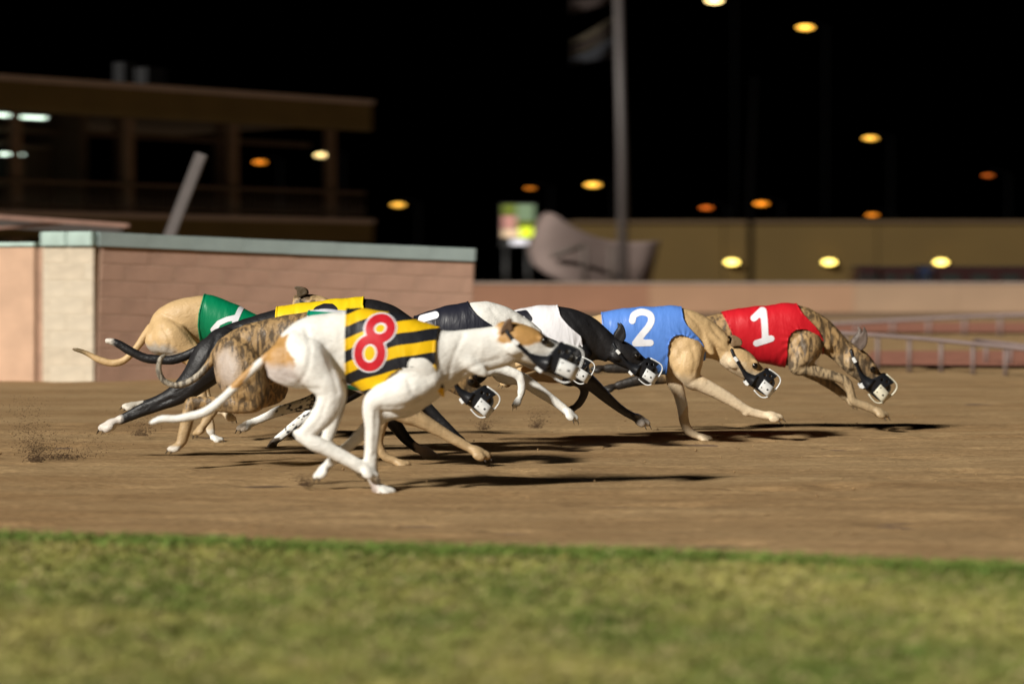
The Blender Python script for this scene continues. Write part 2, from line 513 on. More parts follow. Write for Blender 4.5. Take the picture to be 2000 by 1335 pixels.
# local x runs to the left in the picture, local y to the camera side
tag(pier, 'bright cream block pier with pale teal cap at the corner of the brown wall', 'wall pier')
block_face(pier, 0, .455, 1.066, 9, .1325, .31, -.012, .012, [M['block_cr'], M['block_cr2']], M['mortar_cr'], .07, -1)
for c in list(pier.children):
    pass
box('core', (.2275, -.10, .48), (.451, .165, 1.168), M['mortar_cr'], pier)
for i in range(2):
    box('coping', (.111 + i * .233, -.075, 1.066 + .058), (.228, .215, .114), M['teal_l'], pier, .008)

gate = empty('side_panel', (cX, cY, 0), (0, 0, math.radians(180 - 20)))
tag(gate, 'flat pink painted panel fence left of the cream pier', 'fence panel')
box('post', (.50, -.09, .52), (.075, .08, 1.08), M['pink_d'], gate, .006)
for i in range(3):
    box('panel', (.54 + .45 + i * .91, -.06, .53), (.9, .07, 1.07), M['pink'], gate, .006)
    box('top_rail', (.54 + .45 + i * .91, -.06, 1.085), (.905, .10, .034), M['teal_l'], gate, .005)

# leaning post and shed roof behind the wall
M['galv'] = mat_plain('galvanised_grey', (.115, .10, .096), .6, .1, 12)
a = P(394, 300, 24); b_ = P(328, 470, 24)
dv = b_ - a; k = (a[2] + .0) / (a[2] - b_[2]); e_ = a + dv * k
ln = float(np.linalg.norm(e_ - a)); angy = math.atan2((a - e_)[0], (a - e_)[2])
post = box('leaning_post', tuple((a + e_) / 2), (.105, .06, ln), M['galv'], None, .006, (0, angy, 0))
tag(post, 'pale grey post leaning to the right behind the block wall', 'post')

M['shedbeam'] = mat_plain('red_brown_beam', (.25, .145, .11), .75, .15, 8)
M['tin'] = mat_plain('dark_roofing', (.05, .04, .035), .7, .2, 6)
shed = empty('low_shed', tuple(P(60, 700, 30) * [1, 1, 0]))
tag(shed, 'low dark shed roof with red brown edge beams behind the pink panel', 'shed')
so = np.array(shed.location)
def shed_beam(name, p0, p1, y, t, mat):
    q0, q1 = P(*p0, y), P(*p1, y)
    d = q1 - q0; L_ = float(np.linalg.norm(d))
    box(name, tuple((q0 + q1) / 2 - so), (L_, .09, t), mat, shed, .005, (0, -math.atan2(d[2], d[0]), 0))
shed_beam('edge_beam', (-420, 396), (252, 441), 30, .055, M['shedbeam'])
shed_beam('brace_beam', (-420, 478), (120, 436), 30.1, .035, M['shedbeam'])
shed_beam('roof_sheet', (-420, 412), (240, 452), 30.7, .10, M['tin'])
for px in (-380, -120, 160):
    q = P(px, 452, 30.5); box('support', (q[0] - so[0], q[1] - so[1], q[2] / 2 - .04), (.08, .08, q[2]), M['tin'], shed)

# ------------------------------------------------------------------ two-storey clubhouse on the left
M['fascia'] = mat_plain('brown_fascia', (.13, .10, .036), .75, .12, .8)
M['fascia_cap'] = mat_plain('fascia_cap', (.30, .235, .195), .7, .1, 2)
M['pillar'] = mat_plain('pillar_paint', (.20, .145, .105), .75, .1, 2)
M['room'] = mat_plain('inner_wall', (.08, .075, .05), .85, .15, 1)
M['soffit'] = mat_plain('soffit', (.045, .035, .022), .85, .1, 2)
M['rail_dk'] = mat_plain('railing_paint', (.085, .058, .036), .7, .1, 3)
M['fluor'] = mat_emit('fluorescent_tube', (.80, 1.0, .82), 2.2)
M['glass'] = mat_plain('window_glass', (.02, .022, .02), .08, .05, 2)
M['ventp'] = mat_plain('roof_vent_paint', (.006, .006, .007), .9)
bx, by = (722 - 1000) / F * 75, 75.0
club = empty('clubhouse', (bx, by, 0), (0, 0, math.radians(225)))   # local x runs left along the front, local -y is behind
tag(club, 'dark two storey clubhouse with flat brown roof and open gallery', 'building')
def cbox(name, u0, u1, w0, w1, z0, z1, mat, parent=None, bevel=0.0):
    """u along the front to the left, w behind the front"""
    return box(name, ((u0 + u1) / 2, -(w0 + w1) / 2, (z0 + z1) / 2), (u1 - u0, w1 - w0, z1 - z0), mat, parent or club, bevel)
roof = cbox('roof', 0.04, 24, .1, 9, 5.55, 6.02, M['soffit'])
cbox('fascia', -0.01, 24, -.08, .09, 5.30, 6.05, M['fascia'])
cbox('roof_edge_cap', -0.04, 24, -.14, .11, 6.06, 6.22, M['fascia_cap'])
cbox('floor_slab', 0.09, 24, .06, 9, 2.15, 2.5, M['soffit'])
cbox('slab_fascia', -0.04, 24, -.10, .05, 2.05, 2.58, M['fascia'])
cbox('slab_edge_cap', -0.06, 24, -.15, .08, 2.585, 2.74, M['fascia_cap'])
for i in range(6):
    u = 1.33 + 3.6 * i
    cbox('pillar', u - .12, u + .12, .12, .36, 2.745, 5.29, M['pillar'], None, .02)
    cbox('ground_pillar', u - .2, u + .2, .12, .52, 0, 2.04, M['pillar'], None, .02)
for i in range(4):
    u = 3.1 + 3.6 * i
    cbox('rear_pillar', u - .12, u + .12, 3.0, 3.24, 2.51, 5.54, M['rail_dk'])
cbox('top_rail', 0.14, 24, .02, .09, 3.46, 3.54, M['rail_dk'])
cbox('bottom_rail', 0.14, 24, .03, .08, 2.84, 2.89, M['rail_dk'])
bal = block_mesh('baluster', .025, .025, .56, M['rail_dk'], .003)
for i in range(78):
    o = bpy.data.objects.new('baluster', bal); COL.objects.link(o); o.parent = club
    o.location = (.18 + i * .17, -.055, 3.175)
cbox('header_beam', -.2, 24, 2.9, 3.1, 4.95, 5.1, M['rail_dk'])
# the enclosed part of the upper floor, with lit room
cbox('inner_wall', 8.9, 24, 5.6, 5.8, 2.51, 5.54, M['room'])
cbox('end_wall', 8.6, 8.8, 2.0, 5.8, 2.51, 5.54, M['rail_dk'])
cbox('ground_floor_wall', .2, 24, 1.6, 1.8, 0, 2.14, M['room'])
dr = cbox('door', 8.95, 9.75, 3.3, 3.36, 2.52, 4.55, M['rail_dk'])
cbox('door_frame', 8.85, 9.85, 3.37, 3.42, 2.515, 4.66, M['pillar'])
for (u0, u1) in ((10.3, 11.6), (12.0, 13.6)):
    wv = cbox('window', u0, u1, 3.2, 3.26, 3.5, 4.7, M['pillar'])
    box('pane', (0, .035, 0), (u1 - u0 - .14, .02, 1.06), M['glass'], wv)
def light_strip(u0, u1, w, z):
    o = cbox('ceiling_light', u0, u1, w, w + .18, z, z + .07, M['fluor'])
light_strip(10.72, 11.42, .9, 5.20); light_strip(11.52, 12.5, .9, 5.22); light_strip(10.56, 11.2, 2.2, 4.28)
cbox('roof_vent', 7.0, 7.4, 2.0, 2.4, 6.03, 7.0, M['ventp'])
cbox('roof_vent', 5.6, 6.3, 2.4, 2.9, 6.03, 6.95, M['ventp'])

# ------------------------------------------------------------------ far perimeter wall
M['pwall'] = mat_plain('perimeter_wall_paint', (.33, .195, .118), .85, .12, .5)
M['pwall2'] = mat_plain('perimeter_wall_paint_pink', (.265, .135, .082), .85, .12, .5)
M['pwall3'] = mat_plain('perimeter_wall_paint_tan', (.32, .215, .138), .85, .12, .5)
pw = empty('perimeter_wall', (0, 75, 0))
tag(pw, 'low tan painted wall running along the far edge of the track', 'wall')
for i in range(16):
    x0 = -14 + i * 3.0
    mt = M['pwall2'] if x0 < 2 else (M['pwall'] if x0 < 9 else M['pwall3'])
    box('panel', (x0 + 1.5, 0, .41), (2.997, .25, .82), mt, pw, .01)
    box('coping', (x0 + 1.5, 0, .86), (2.99, .32, .07), M['fascia_cap'], pw, .01)

# ------------------------------------------------------------------ curved shell, flagpole, sign
M['shell'] = mat_plain('weathered_grey_shell', (.15, .11, .098), .8, .14, .9)
M['shell_dk'] = mat_plain('strut_grey', (.08, .062, .052), .7, .1, 2)
shell = empty('curved_shell', tuple(P(1160, 602, 84) * [1, 1, 0]))
so = np.array(shell.location)
tag(shell, 'grey curved shell shaped structure behind the far wall beside the flagpole', 'structure')
pairs = [((1046, 440), (1035, 470)), ((1054, 424), (1032, 492)), ((1068, 413), (1040, 515)), ((1086, 419), (1064, 534)), ((1110, 437), (1096, 549)),
         ((1140, 453), (1132, 566)), ((1165, 463), (1160, 572)), ((1190, 469), (1187, 575)), ((1220, 472), (1215, 575)), ((1255, 472), (1244, 572)), ((1289, 469), (1268, 562))]
V = []; nv = 12
for i, (t_, b2) in enumerate(pairs):
    s = i / (len(pairs) - 1)
    for j in range(nv):
        w = j / (nv - 1)
        q = P(t_[0] * (1 - w) + b2[0] * w, t_[1] * (1 - w) + b2[1] * w, 84 - 1.2 * math.sin(math.pi * s) * (1 - .5 * math.cos(math.pi * w)) - .3 * math.sin(6 * s))
        V.append(q - so)
Fc = [(i * nv + j, i * nv + j + 1, (i + 1) * nv + j + 1, (i + 1) * nv + j) for i in range(len(pairs) - 1) for j in range(nv - 1)]
sh = mesh_obj('shell', V, Fc, M['shell'], shell, True)
md = sh.modifiers.new('thick', 'SOLIDIFY'); md.thickness = .12
for (p0, p1, y) in (((1078, 500), (1142, 478), 82.1), ((1142, 478), (1142, 556), 81.9), ((1196, 480), (1194, 570), 82.4)):
    tube('strut', [P(*p0, y) - so, P(*p1, y) - so], .09, M['shell_dk'], shell, 8)
tube('support', [np.array((-.5, 0, 0)), np.array((-.5, 0, 1.3))], .15, M['shell_dk'], shell, 8)
tube('support', [np.array((1.2, 0, 0)), np.array((1.2, 0, 1.3))], .15, M['shell_dk'], shell, 8)

M['polepaint'] = mat_plain('pole_paint', (.068, .058, .056), .5, .08, 2)
fp = empty('flagpole', tuple(P(1218, 606, 81) * [1, 1, 0]))
so = np.array(fp.location)
tag(fp, 'tall pale grey flagpole rising out of the picture behind the far wall', 'flagpole')
tube('pole', [P(1218, 606, 81) * [1, 1, 0] - so, P(1215, 300, 81) - so, P(1206, -60, 81) - so], [.16, .15, .12], M['polepaint'], fp, 16)
tube('base_collar', [np.array((0, 0, 0)), np.array((0, 0, .25))], [.3, .22], M['polepaint'], fp, 16)
bm = bmesh.new(); bmesh.ops.create_uvsphere(bm, u_segments=12, v_segments=8, radius=.2)
bm_obj('finial', bm, M['polepaint'], fp, loc=tuple(P(1206, -72, 81) - so), smooth=True)
M['flag_r'] = mat_plain('flag_red', (.009, .0035, .002), .9, .1, 3)
M['flag_y'] = mat_plain('flag_gold', (.014, .009, .002), .9, .1, 3)
M['flag_b'] = mat_plain('flag_blue', (.004, .005, .008), .9, .1, 3)
def flag(label, x0, x1, rows, mats):
    f = empty('flag', tuple(P(x1, rows[0][1], 81)))
    tag(f, label, 'flag')
    o0 = np.array(f.location)
    for k in range(len(mats)):
        V = []; n_ = 14
        for i in range(n_):
            s = i / (n_ - 1)
            for j in (0, 1):
                ya = rows[k + j][0] * (1 - s) + rows[k + j][1] * s
                V.append(P(x0 + (x1 - x0) * s, ya, 81 + .25 * math.sin(s * 7 + j * .4)) - o0)
        o = mesh_obj('stripe', V, [(2 * i, 2 * i + 1, 2 * i + 3, 2 * i + 2) for i in range(n_ - 1)], mats[k], f, True)
        md = o.modifiers.new('thick', 'SOLIDIFY'); md.thickness = .02
flag('dim drooping flag with gold and red rays over dark blue on the flagpole', 1118, 1204, [(80, 30), (96, 48), (106, 60), (114, 68), (128, 112)], [M['flag_y'], M['flag_r'], M['flag_y'], M['flag_b']])
flag('dim dark red flag at the very top edge of the photo', 1116, 1203, [(-34, -44), (2, -14), (30, 4)], [M['flag_r'], M['flag_r']])

tp = empty('thin_pole', tuple(P(1466, 600, 90) * [1, 1, 0]))
tag(tp, 'thin dark pole standing in front of the long tan building', 'pole')
so = np.array(tp.location)
M['dkpole'] = mat_plain('dark_pole_paint', (.0022, .002, .002), 1.0, .1, 2, spec=0.0)
tube('pole', [np.array((0, 0, 0)), P(1466, 380, 90) - so, P(1474, 150, 90) - so], [.11, .10, .06], M['dkpole'], tp, 10)
tube('base_collar', [np.array((0, 0, 0)), np.array((0, 0, .2))], [.2, .16], M['dkpole'], tp, 10)

M['sg1'] = mat_emit('sign_olive', (.10, .13, .012), .4); M['sg2'] = mat_emit('sign_pink', (.42, .20, .17), .35)
M['sg3'] = mat_emit('sign_lime', (.50, .62, .02), .9); M['sg4'] = mat_emit('sign_white', (.62, .62, .68), .4)
M['sg5'] = mat_emit('sign_teal', (.13, .19, .11), .45); M['sg6'] = mat_emit('sign_cream', (.62, .45, .30), .35)
M['sgf'] = mat_plain('sign_frame', (.02, .02, .02), .5)
sgn = empty('lit_sign', tuple(P(1010, 600, 92) * [1, 1, 0]))
tag(sgn, 'small lit sign in olive, pink and lime green left of the grey shell', 'sign')
so = np.array(sgn.location)
def sg(name, x0, y0, x1, y1, mat, dy=0):
    a, c = P(x0, y0, 92), P(x1, y1, 92)
    m_ = (a + c) / 2 - so
    box(name, (m_[0], dy, m_[2]), (abs(c[0] - a[0]), .08, abs(a[2] - c[2])), mat, sgn)
sg('frame', 978, 396, 1046, 482, M['sgf'], .10)
sg('panel', 981, 399, 1008, 420, M['sg1']); sg('panel', 1009, 399, 1043, 430, M['sg5']); sg('panel', 981, 421, 1008, 446, M['sg2'])
sg('panel', 1009, 431, 1043, 442, M['sg1']); sg('panel', 981, 447, 1014, 464, M['sg6']); sg('panel', 1015, 443, 1040, 464, M['sg3']); sg('panel', 998, 466, 1030, 479, M['sg4'])
tube('leg', [np.array((-.4, .1, 0)), np.array((-.4, .1, 2.2))], .07, M['sgf'], sgn, 8)
tube('leg', [np.array((.4, .1, 0)), np.array((.4, .1, 2.2))], .07, M['sgf'], sgn, 8)

# ------------------------------------------------------------------ long tan building with wall lamps
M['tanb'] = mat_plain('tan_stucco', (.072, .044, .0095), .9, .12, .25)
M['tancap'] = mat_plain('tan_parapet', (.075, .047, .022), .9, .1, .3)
M['lampglow'] = mat_emit('wall_lamp_glass', (1.0, .72, .15), 5.0)
M['lampbody'] = mat_plain('lamp_housing', (.03, .03, .03), .5)
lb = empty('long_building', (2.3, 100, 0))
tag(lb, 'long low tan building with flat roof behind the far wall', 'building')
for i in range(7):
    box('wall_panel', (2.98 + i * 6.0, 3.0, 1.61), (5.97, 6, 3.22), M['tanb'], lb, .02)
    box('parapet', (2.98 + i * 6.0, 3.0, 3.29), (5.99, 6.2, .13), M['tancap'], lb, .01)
for i, (px, lab) in enumerate(((1429, 'leftmost yellow wall lamp on the long tan building, by the thin pole'), (1619, 'middle yellow wall lamp on the long tan building'), (1837, 'rightmost yellow wall lamp, above the dark trailer'))):
    q = P(px, 512, 99.8)
    l = empty('wall_lamp', tuple(q))
    tag(l, lab, 'wall lamp', 'lamps along the long tan building')
    bm = bmesh.new(); bmesh.ops.create_uvsphere(bm, u_segments=16, v_segments=10, radius=1)
    bmesh.ops.scale(bm, vec=(.22, .12, .13), verts=bm.verts[:])
    bm_obj('lamp_glass', bm, M['lampglow'], l, loc=(0, -.1, 0), smooth=True)
    box('housing', (0, .08, .0), (.5, .14, .32), M['lampbody'], l, .03)

# dark trailers parked in front of it
M['maroon'] = mat_plain('maroon_paint', (.022, .006, .006), .4, .1, 2)
M['dkblue'] = mat_plain('dark_blue_paint', (.012, .02, .055), .4, .1, 2)
M['tyre'] = mat_plain('tyre', (.012, .012, .012), .9)
def trailer(label, px0, px1, ytop, D, mat, cat='trailer', rounded=False):
    a = P(px0, ytop, D); c = P(px1, ytop, D)
    L_ = c[0] - a[0]; h_ = a[2]
    t = empty(cat.replace(' ', '_'), ((a[0] + c[0]) / 2, D, 0))
    tag(t, label, cat)
    bd = box('body', (0, .9, (h_ + .35) / 2), (L_, 1.8, h_ - .35), mat, t, .12 if rounded else .06)
    for s in (-.3, .3):
        for yy in (.12, 1.68):
            bm = bmesh.new()
            bmesh.ops.create_cone(bm, cap_ends=True, segments=18, radius1=.3, radius2=.3, depth=.2)
            bmesh.ops.rotate(bm, cent=(0, 0, 0), matrix=Matrix.Rotation(math.pi / 2, 3, 'X'), verts=bm.verts[:])
            bm_obj('wheel', bm, M['tyre'], t, loc=(L_ * s, yy, .3))
    n_ = max(2, int(L_ / 1.0))
    for i in range(n_):
        box('window', (-L_ / 2 + L_ * (i + .5) / n_, -.012, h_ * .74), (L_ / n_ * .62, .03, h_ * .22), M['glass'], t, .01)
    box('roof_trim', (0, .9, h_ + .02), (L_ * .96, 1.6, .05), M['tyre'], t, .01)
trailer('small dark maroon trailer parked left of the row before the tan building', 1675, 1716, 521, 88, M['maroon'])
trailer('mid sized dark maroon trailer parked second from the left in the row', 1722, 1792, 522, 88, M['maroon'])
trailer('narrow dark blue van parked between the dark maroon trailers', 1797, 1822, 519, 88, M['dkblue'], 'van', True)
trailer('longest dark maroon trailer at the right edge of the photo', 1828, 2120, 522, 88, M['maroon'])

# ------------------------------------------------------------------ street lamps seen as points in the night
def street_lamp(px, py, D, col, st, w, label):
    q = P(px, py, D); w *= .86
    l = empty('street_lamp', (q[0] + .9, D, 0))
    tag(l, label, 'street lamp', 'street lamps in the dark beyond the track')
    key = 'sl%s_%s' % (col, st)
    if key not in M: M[key] = mat_emit('street_lamp_glass', col, st)
    z = q[2]
    tube('pole', [np.array((0, 0, 0)), np.array((0, 0, z + .1))], [.09, .05], M['blackpole'], l, 8)
    tube('arm', [np.array((0, 0, z + .1)), np.array((-.5, 0, z + .22)), np.array((-.9, 0, z + .16))], .03, M['blackpole'], l, 6)
    bm = bmesh.new(); bmesh.ops.create_uvsphere(bm, u_segments=16, v_segments=10, radius=1)
    bmesh.ops.scale(bm, vec=(w, .2, w * .36), verts=bm.verts[:])
    bm_obj('lamp_glass', bm, M[key], l, loc=(-.9, 0, z), smooth=True)
    box('lamp_hood', (-.86, 0, z + w * .42 + .03), (w * 1.6, .3, .06), M['blackpole'], l, .02)
M['blackpole'] = mat_plain('unlit_black_pole', (.0025, .0025, .0025), 1.0, .05, 2, spec=0.0)
W = (1.0, .74, .30); Yw = (1.0, .50, .06); O = (1.0, .30, .015); R_ = (.8, .16, .01)
for px, py, c, s, w, lab in (
    (1395, 2, W, 5, .36, 'white hot street lamp cut by the top edge of the photo'),
    (1573, 54, Yw, 3.2, .36, 'bright yellow street lamp second from the top'),
    (1700, 270, Yw, 2.0, .31, 'yellow street lamp high above the right hand trailers'),
    (1158, 361, Yw, 2.2, .34, 'bright yellow street lamp just left of the flagpole'),
    (1487, 398, O, 1.4, .30, 'orange street lamp right beside the thin dark pole'),
    (1380, 406, R_, .8, .26, 'dim red orange street lamp between flagpole and thin pole'),
    (1704, 420, O, .8, .25, 'orange street lamp just above the tan building roof'),
    (1930, 343, R_, .35, .22, 'faint red street lamp at the far right'),
    (1036, 368, O, .28, .22, 'faint brown orange street lamp above the lit sign'),
    (778, 400, Yw, 1.5, .30, 'yellow street lamp between the clubhouse and the lit sign'),
    (508, 317, O, .9, .28, 'orange street lamp seen through the clubhouse gallery'),
    (630, 303, W, 2.4, .34, 'bright street lamp seen beside the last gallery pillar')):
    street_lamp(px, py, 112, c, s, w, lab)

# ------------------------------------------------------------------ low white running rails on the right
M['railw'] = mat_plain('rail_white_paint', (.185, .14, .13), .6, .1, 6)
def rail_fence(label, rail_px, D0, D1, base, nposts, rt):
    f = empty('running_rail', tuple(P(rail_px[0][0], rail_px[0][1], D0) * [1, 1, 0]))
    tag(f, label, 'running rail', 'low rails inside the bend')
    o0 = np.array(f.location)
    n_ = len(rail_px); pts = []
    for i, (x, y) in enumerate(rail_px):
        D = D0 + (D1 - D0) * i / (n_ - 1)
        pts.append(P(x, y, D) - o0)
    tube('rail', pts, rt, M['railw'], f, 10)
    for i in range(nposts):
        s = (i + .5) / nposts * (n_ - 1); k = int(s); w = s - k
        q = pts[k] * (1 - w) + pts[min(k + 1, n_ - 1)] * w
        tube('post', [np.array((q[0], q[1] + .03, 0)), np.array((q[0], q[1] + .03, q[2] - rt * .5))], rt * .95, M['railw'], f, 8)
rail_fence('low white rail nearest the red dog, right edge of the track', [(1560, 646), (1640, 650), (1720, 655), (1800, 661), (1880, 669), (1960, 677), (2060, 688), (2200, 705)], 23.6, 20.6, 735, 9, .019)
rail_fence('second low white rail farther away, just under the far wall', [(1480, 640), (1600, 633), (1700, 628), (1800, 623), (1900, 618), (2000, 615), (2100, 613), (2300, 612)], 42, 36, 655, 10, .034)
rail_fence('short white rail joining the near one at the right edge', [(1905, 664), (1950, 669), (2000, 675), (2080, 686), (2200, 700)], 24.5, 23.0, 735, 4, .019)

def gsheet(name, quad, z, mat):
    V = []
    for (x, y) in quad:
        D = CH * F / (y - HZ); V.append(((x - 1000) / F * D, D, z))
    o = mesh_obj(name, V, [tuple(range(len(V)))], mat); tag(o, kind='structure'); return o
gsheet('red_cinder_strip', [(1690, 718), (2300, 722), (2300, 688), (1700, 690)], .03, M['redstrip'])
gsheet('pink_gravel_strip', [(1500, 652), (2300, 652), (2300, 632), (1500, 632)], .03, M['redstrip'])

# ------------------------------------------------------------------ greyhounds
def catmull(A, n):
    """resample control rows A (k x m) at n points, Catmull-Rom"""
    A = np.asarray(A, float); k = len(A)
    ext = np.vstack([2 * A[0] - A[1], A, 2 * A[-1] - A[-2]])
    out = []
    for t in np.linspace(0, k - 1, n):
        i = min(int(t), k - 2); f = t - i
        p0, p1, p2, p3 = ext[i], ext[i + 1], ext[i + 2], ext[i + 3]
        out.append(.5 * (2 * p1 + (p2 - p0) * f + (2 * p0 - 5 * p1 + 4 * p2 - p3) * f * f + (3 * p1 - p0 - 3 * p2 + p3) * f ** 3))
    return np.array(out)

def poly_sd(pts, poly):
    """signed distance to a polygon, positive inside"""
    pts = np.asarray(pts, float); poly = np.asarray(poly, float)
    d = np.full(len(pts), 1e18); ins = np.zeros(len(pts), bool)
    for i in range(len(poly)):
        a, b_ = poly[i], poly[(i + 1) % len(poly)]
        e = b_ - a; w = pts - a
        t = np.clip((w @ e) / (e @ e), 0, 1)
        d = np.minimum(d, ((w - t[:, None] * e) ** 2).sum(1))
        c = (a[1] > pts[:, 1]) != (b_[1] > pts[:, 1])
        if abs(e[1]) > 1e-9:
            ins ^= c & (pts[:, 0] < e[0] * (pts[:, 1] - a[1]) / e[1] + a[0])
    d = np.sqrt(d)
    return np.where(ins, d, -d)

def line_d(pts, line):
    pts = np.asarray(pts, float); line = np.asarray(line, float)
    d = np.full(len(pts), 1e18)
    for a, b_ in zip(line[:-1], line[1:]):
        e = b_ - a; w = pts - a
        t = np.clip((w @ e) / max(e @ e, 1e-9), 0, 1)
        d = np.minimum(d, ((w - t[:, None] * e) ** 2).sum(1))
    return np.sqrt(d)

def clip_tris(V, T, d, attrs=None):
    """keep the part of a triangle mesh where d > 0, cutting triangles along d = 0"""
    V = list(map(np.array, V)); A = None if attrs is None else list(attrs)
    out = []; cache = {}
    def cut(i, j):
        key = (min(i, j), max(i, j))
        if key not in cache:
            t = d[i] / (d[i] - d[j])
            cache[key] = len(V)
            V.append(V[i] + (V[j] - V[i]) * t)
            if A is not None: A.append(A[i] + (A[j] - A[i]) * t)
        return cache[key]
    Tn = np.asarray(T); pos = np.asarray(d)[Tn] > 0; cnt = pos.sum(1)
    out = [tuple(t) for t in Tn[cnt == 3].tolist()]
    for tri in Tn[(cnt > 0) & (cnt < 3)].tolist():
        poly = []
        for k in range(3):
            i, j = tri[k], tri[(k + 1) % 3]
            if d[i] > 0: poly.append(i)
            if (d[i] > 0) != (d[j] > 0): poly.append(cut(i, j))
        out.append(tuple(poly))
    used = sorted({i for f in out for i in f}); mp = {u: k for k, u in enumerate(used)}
    Vn = [V[u] for u in used]; Fn = [tuple(mp[i] for i in f) for f in out]
    An = None if A is None else [A[u] for u in used]
    return Vn, Fn, An

def loose(V, Fs, A, least=24):
    """split a mesh into its connected pieces"""
    par = list(range(len(V)))
    def find(i):
        while par[i] != i: par[i] = par[par[i]]; i = par[i]
        return i
    for f in Fs:
        r = find(f[0])
        for i in f[1:]: par[find(i)] = r
    grp = {}
    for f in Fs: grp.setdefault(find(f[0]), []).append(f)
    for fs in grp.values():
        if len(fs) < least: continue
        us = sorted({i for f in fs for i in f}); mp = {u: k for k, u in enumerate(us)}
        yield [V[u] for u in us], [tuple(mp[i] for i in f) for f in fs], None if A is None else [A[u] for u in us]

def smooth_attr(o, name, vals):
    at = o.data.attributes.new(name, 'FLOAT', 'POINT'); at.data.foreach_set('value', np.asarray(vals, np.float32))

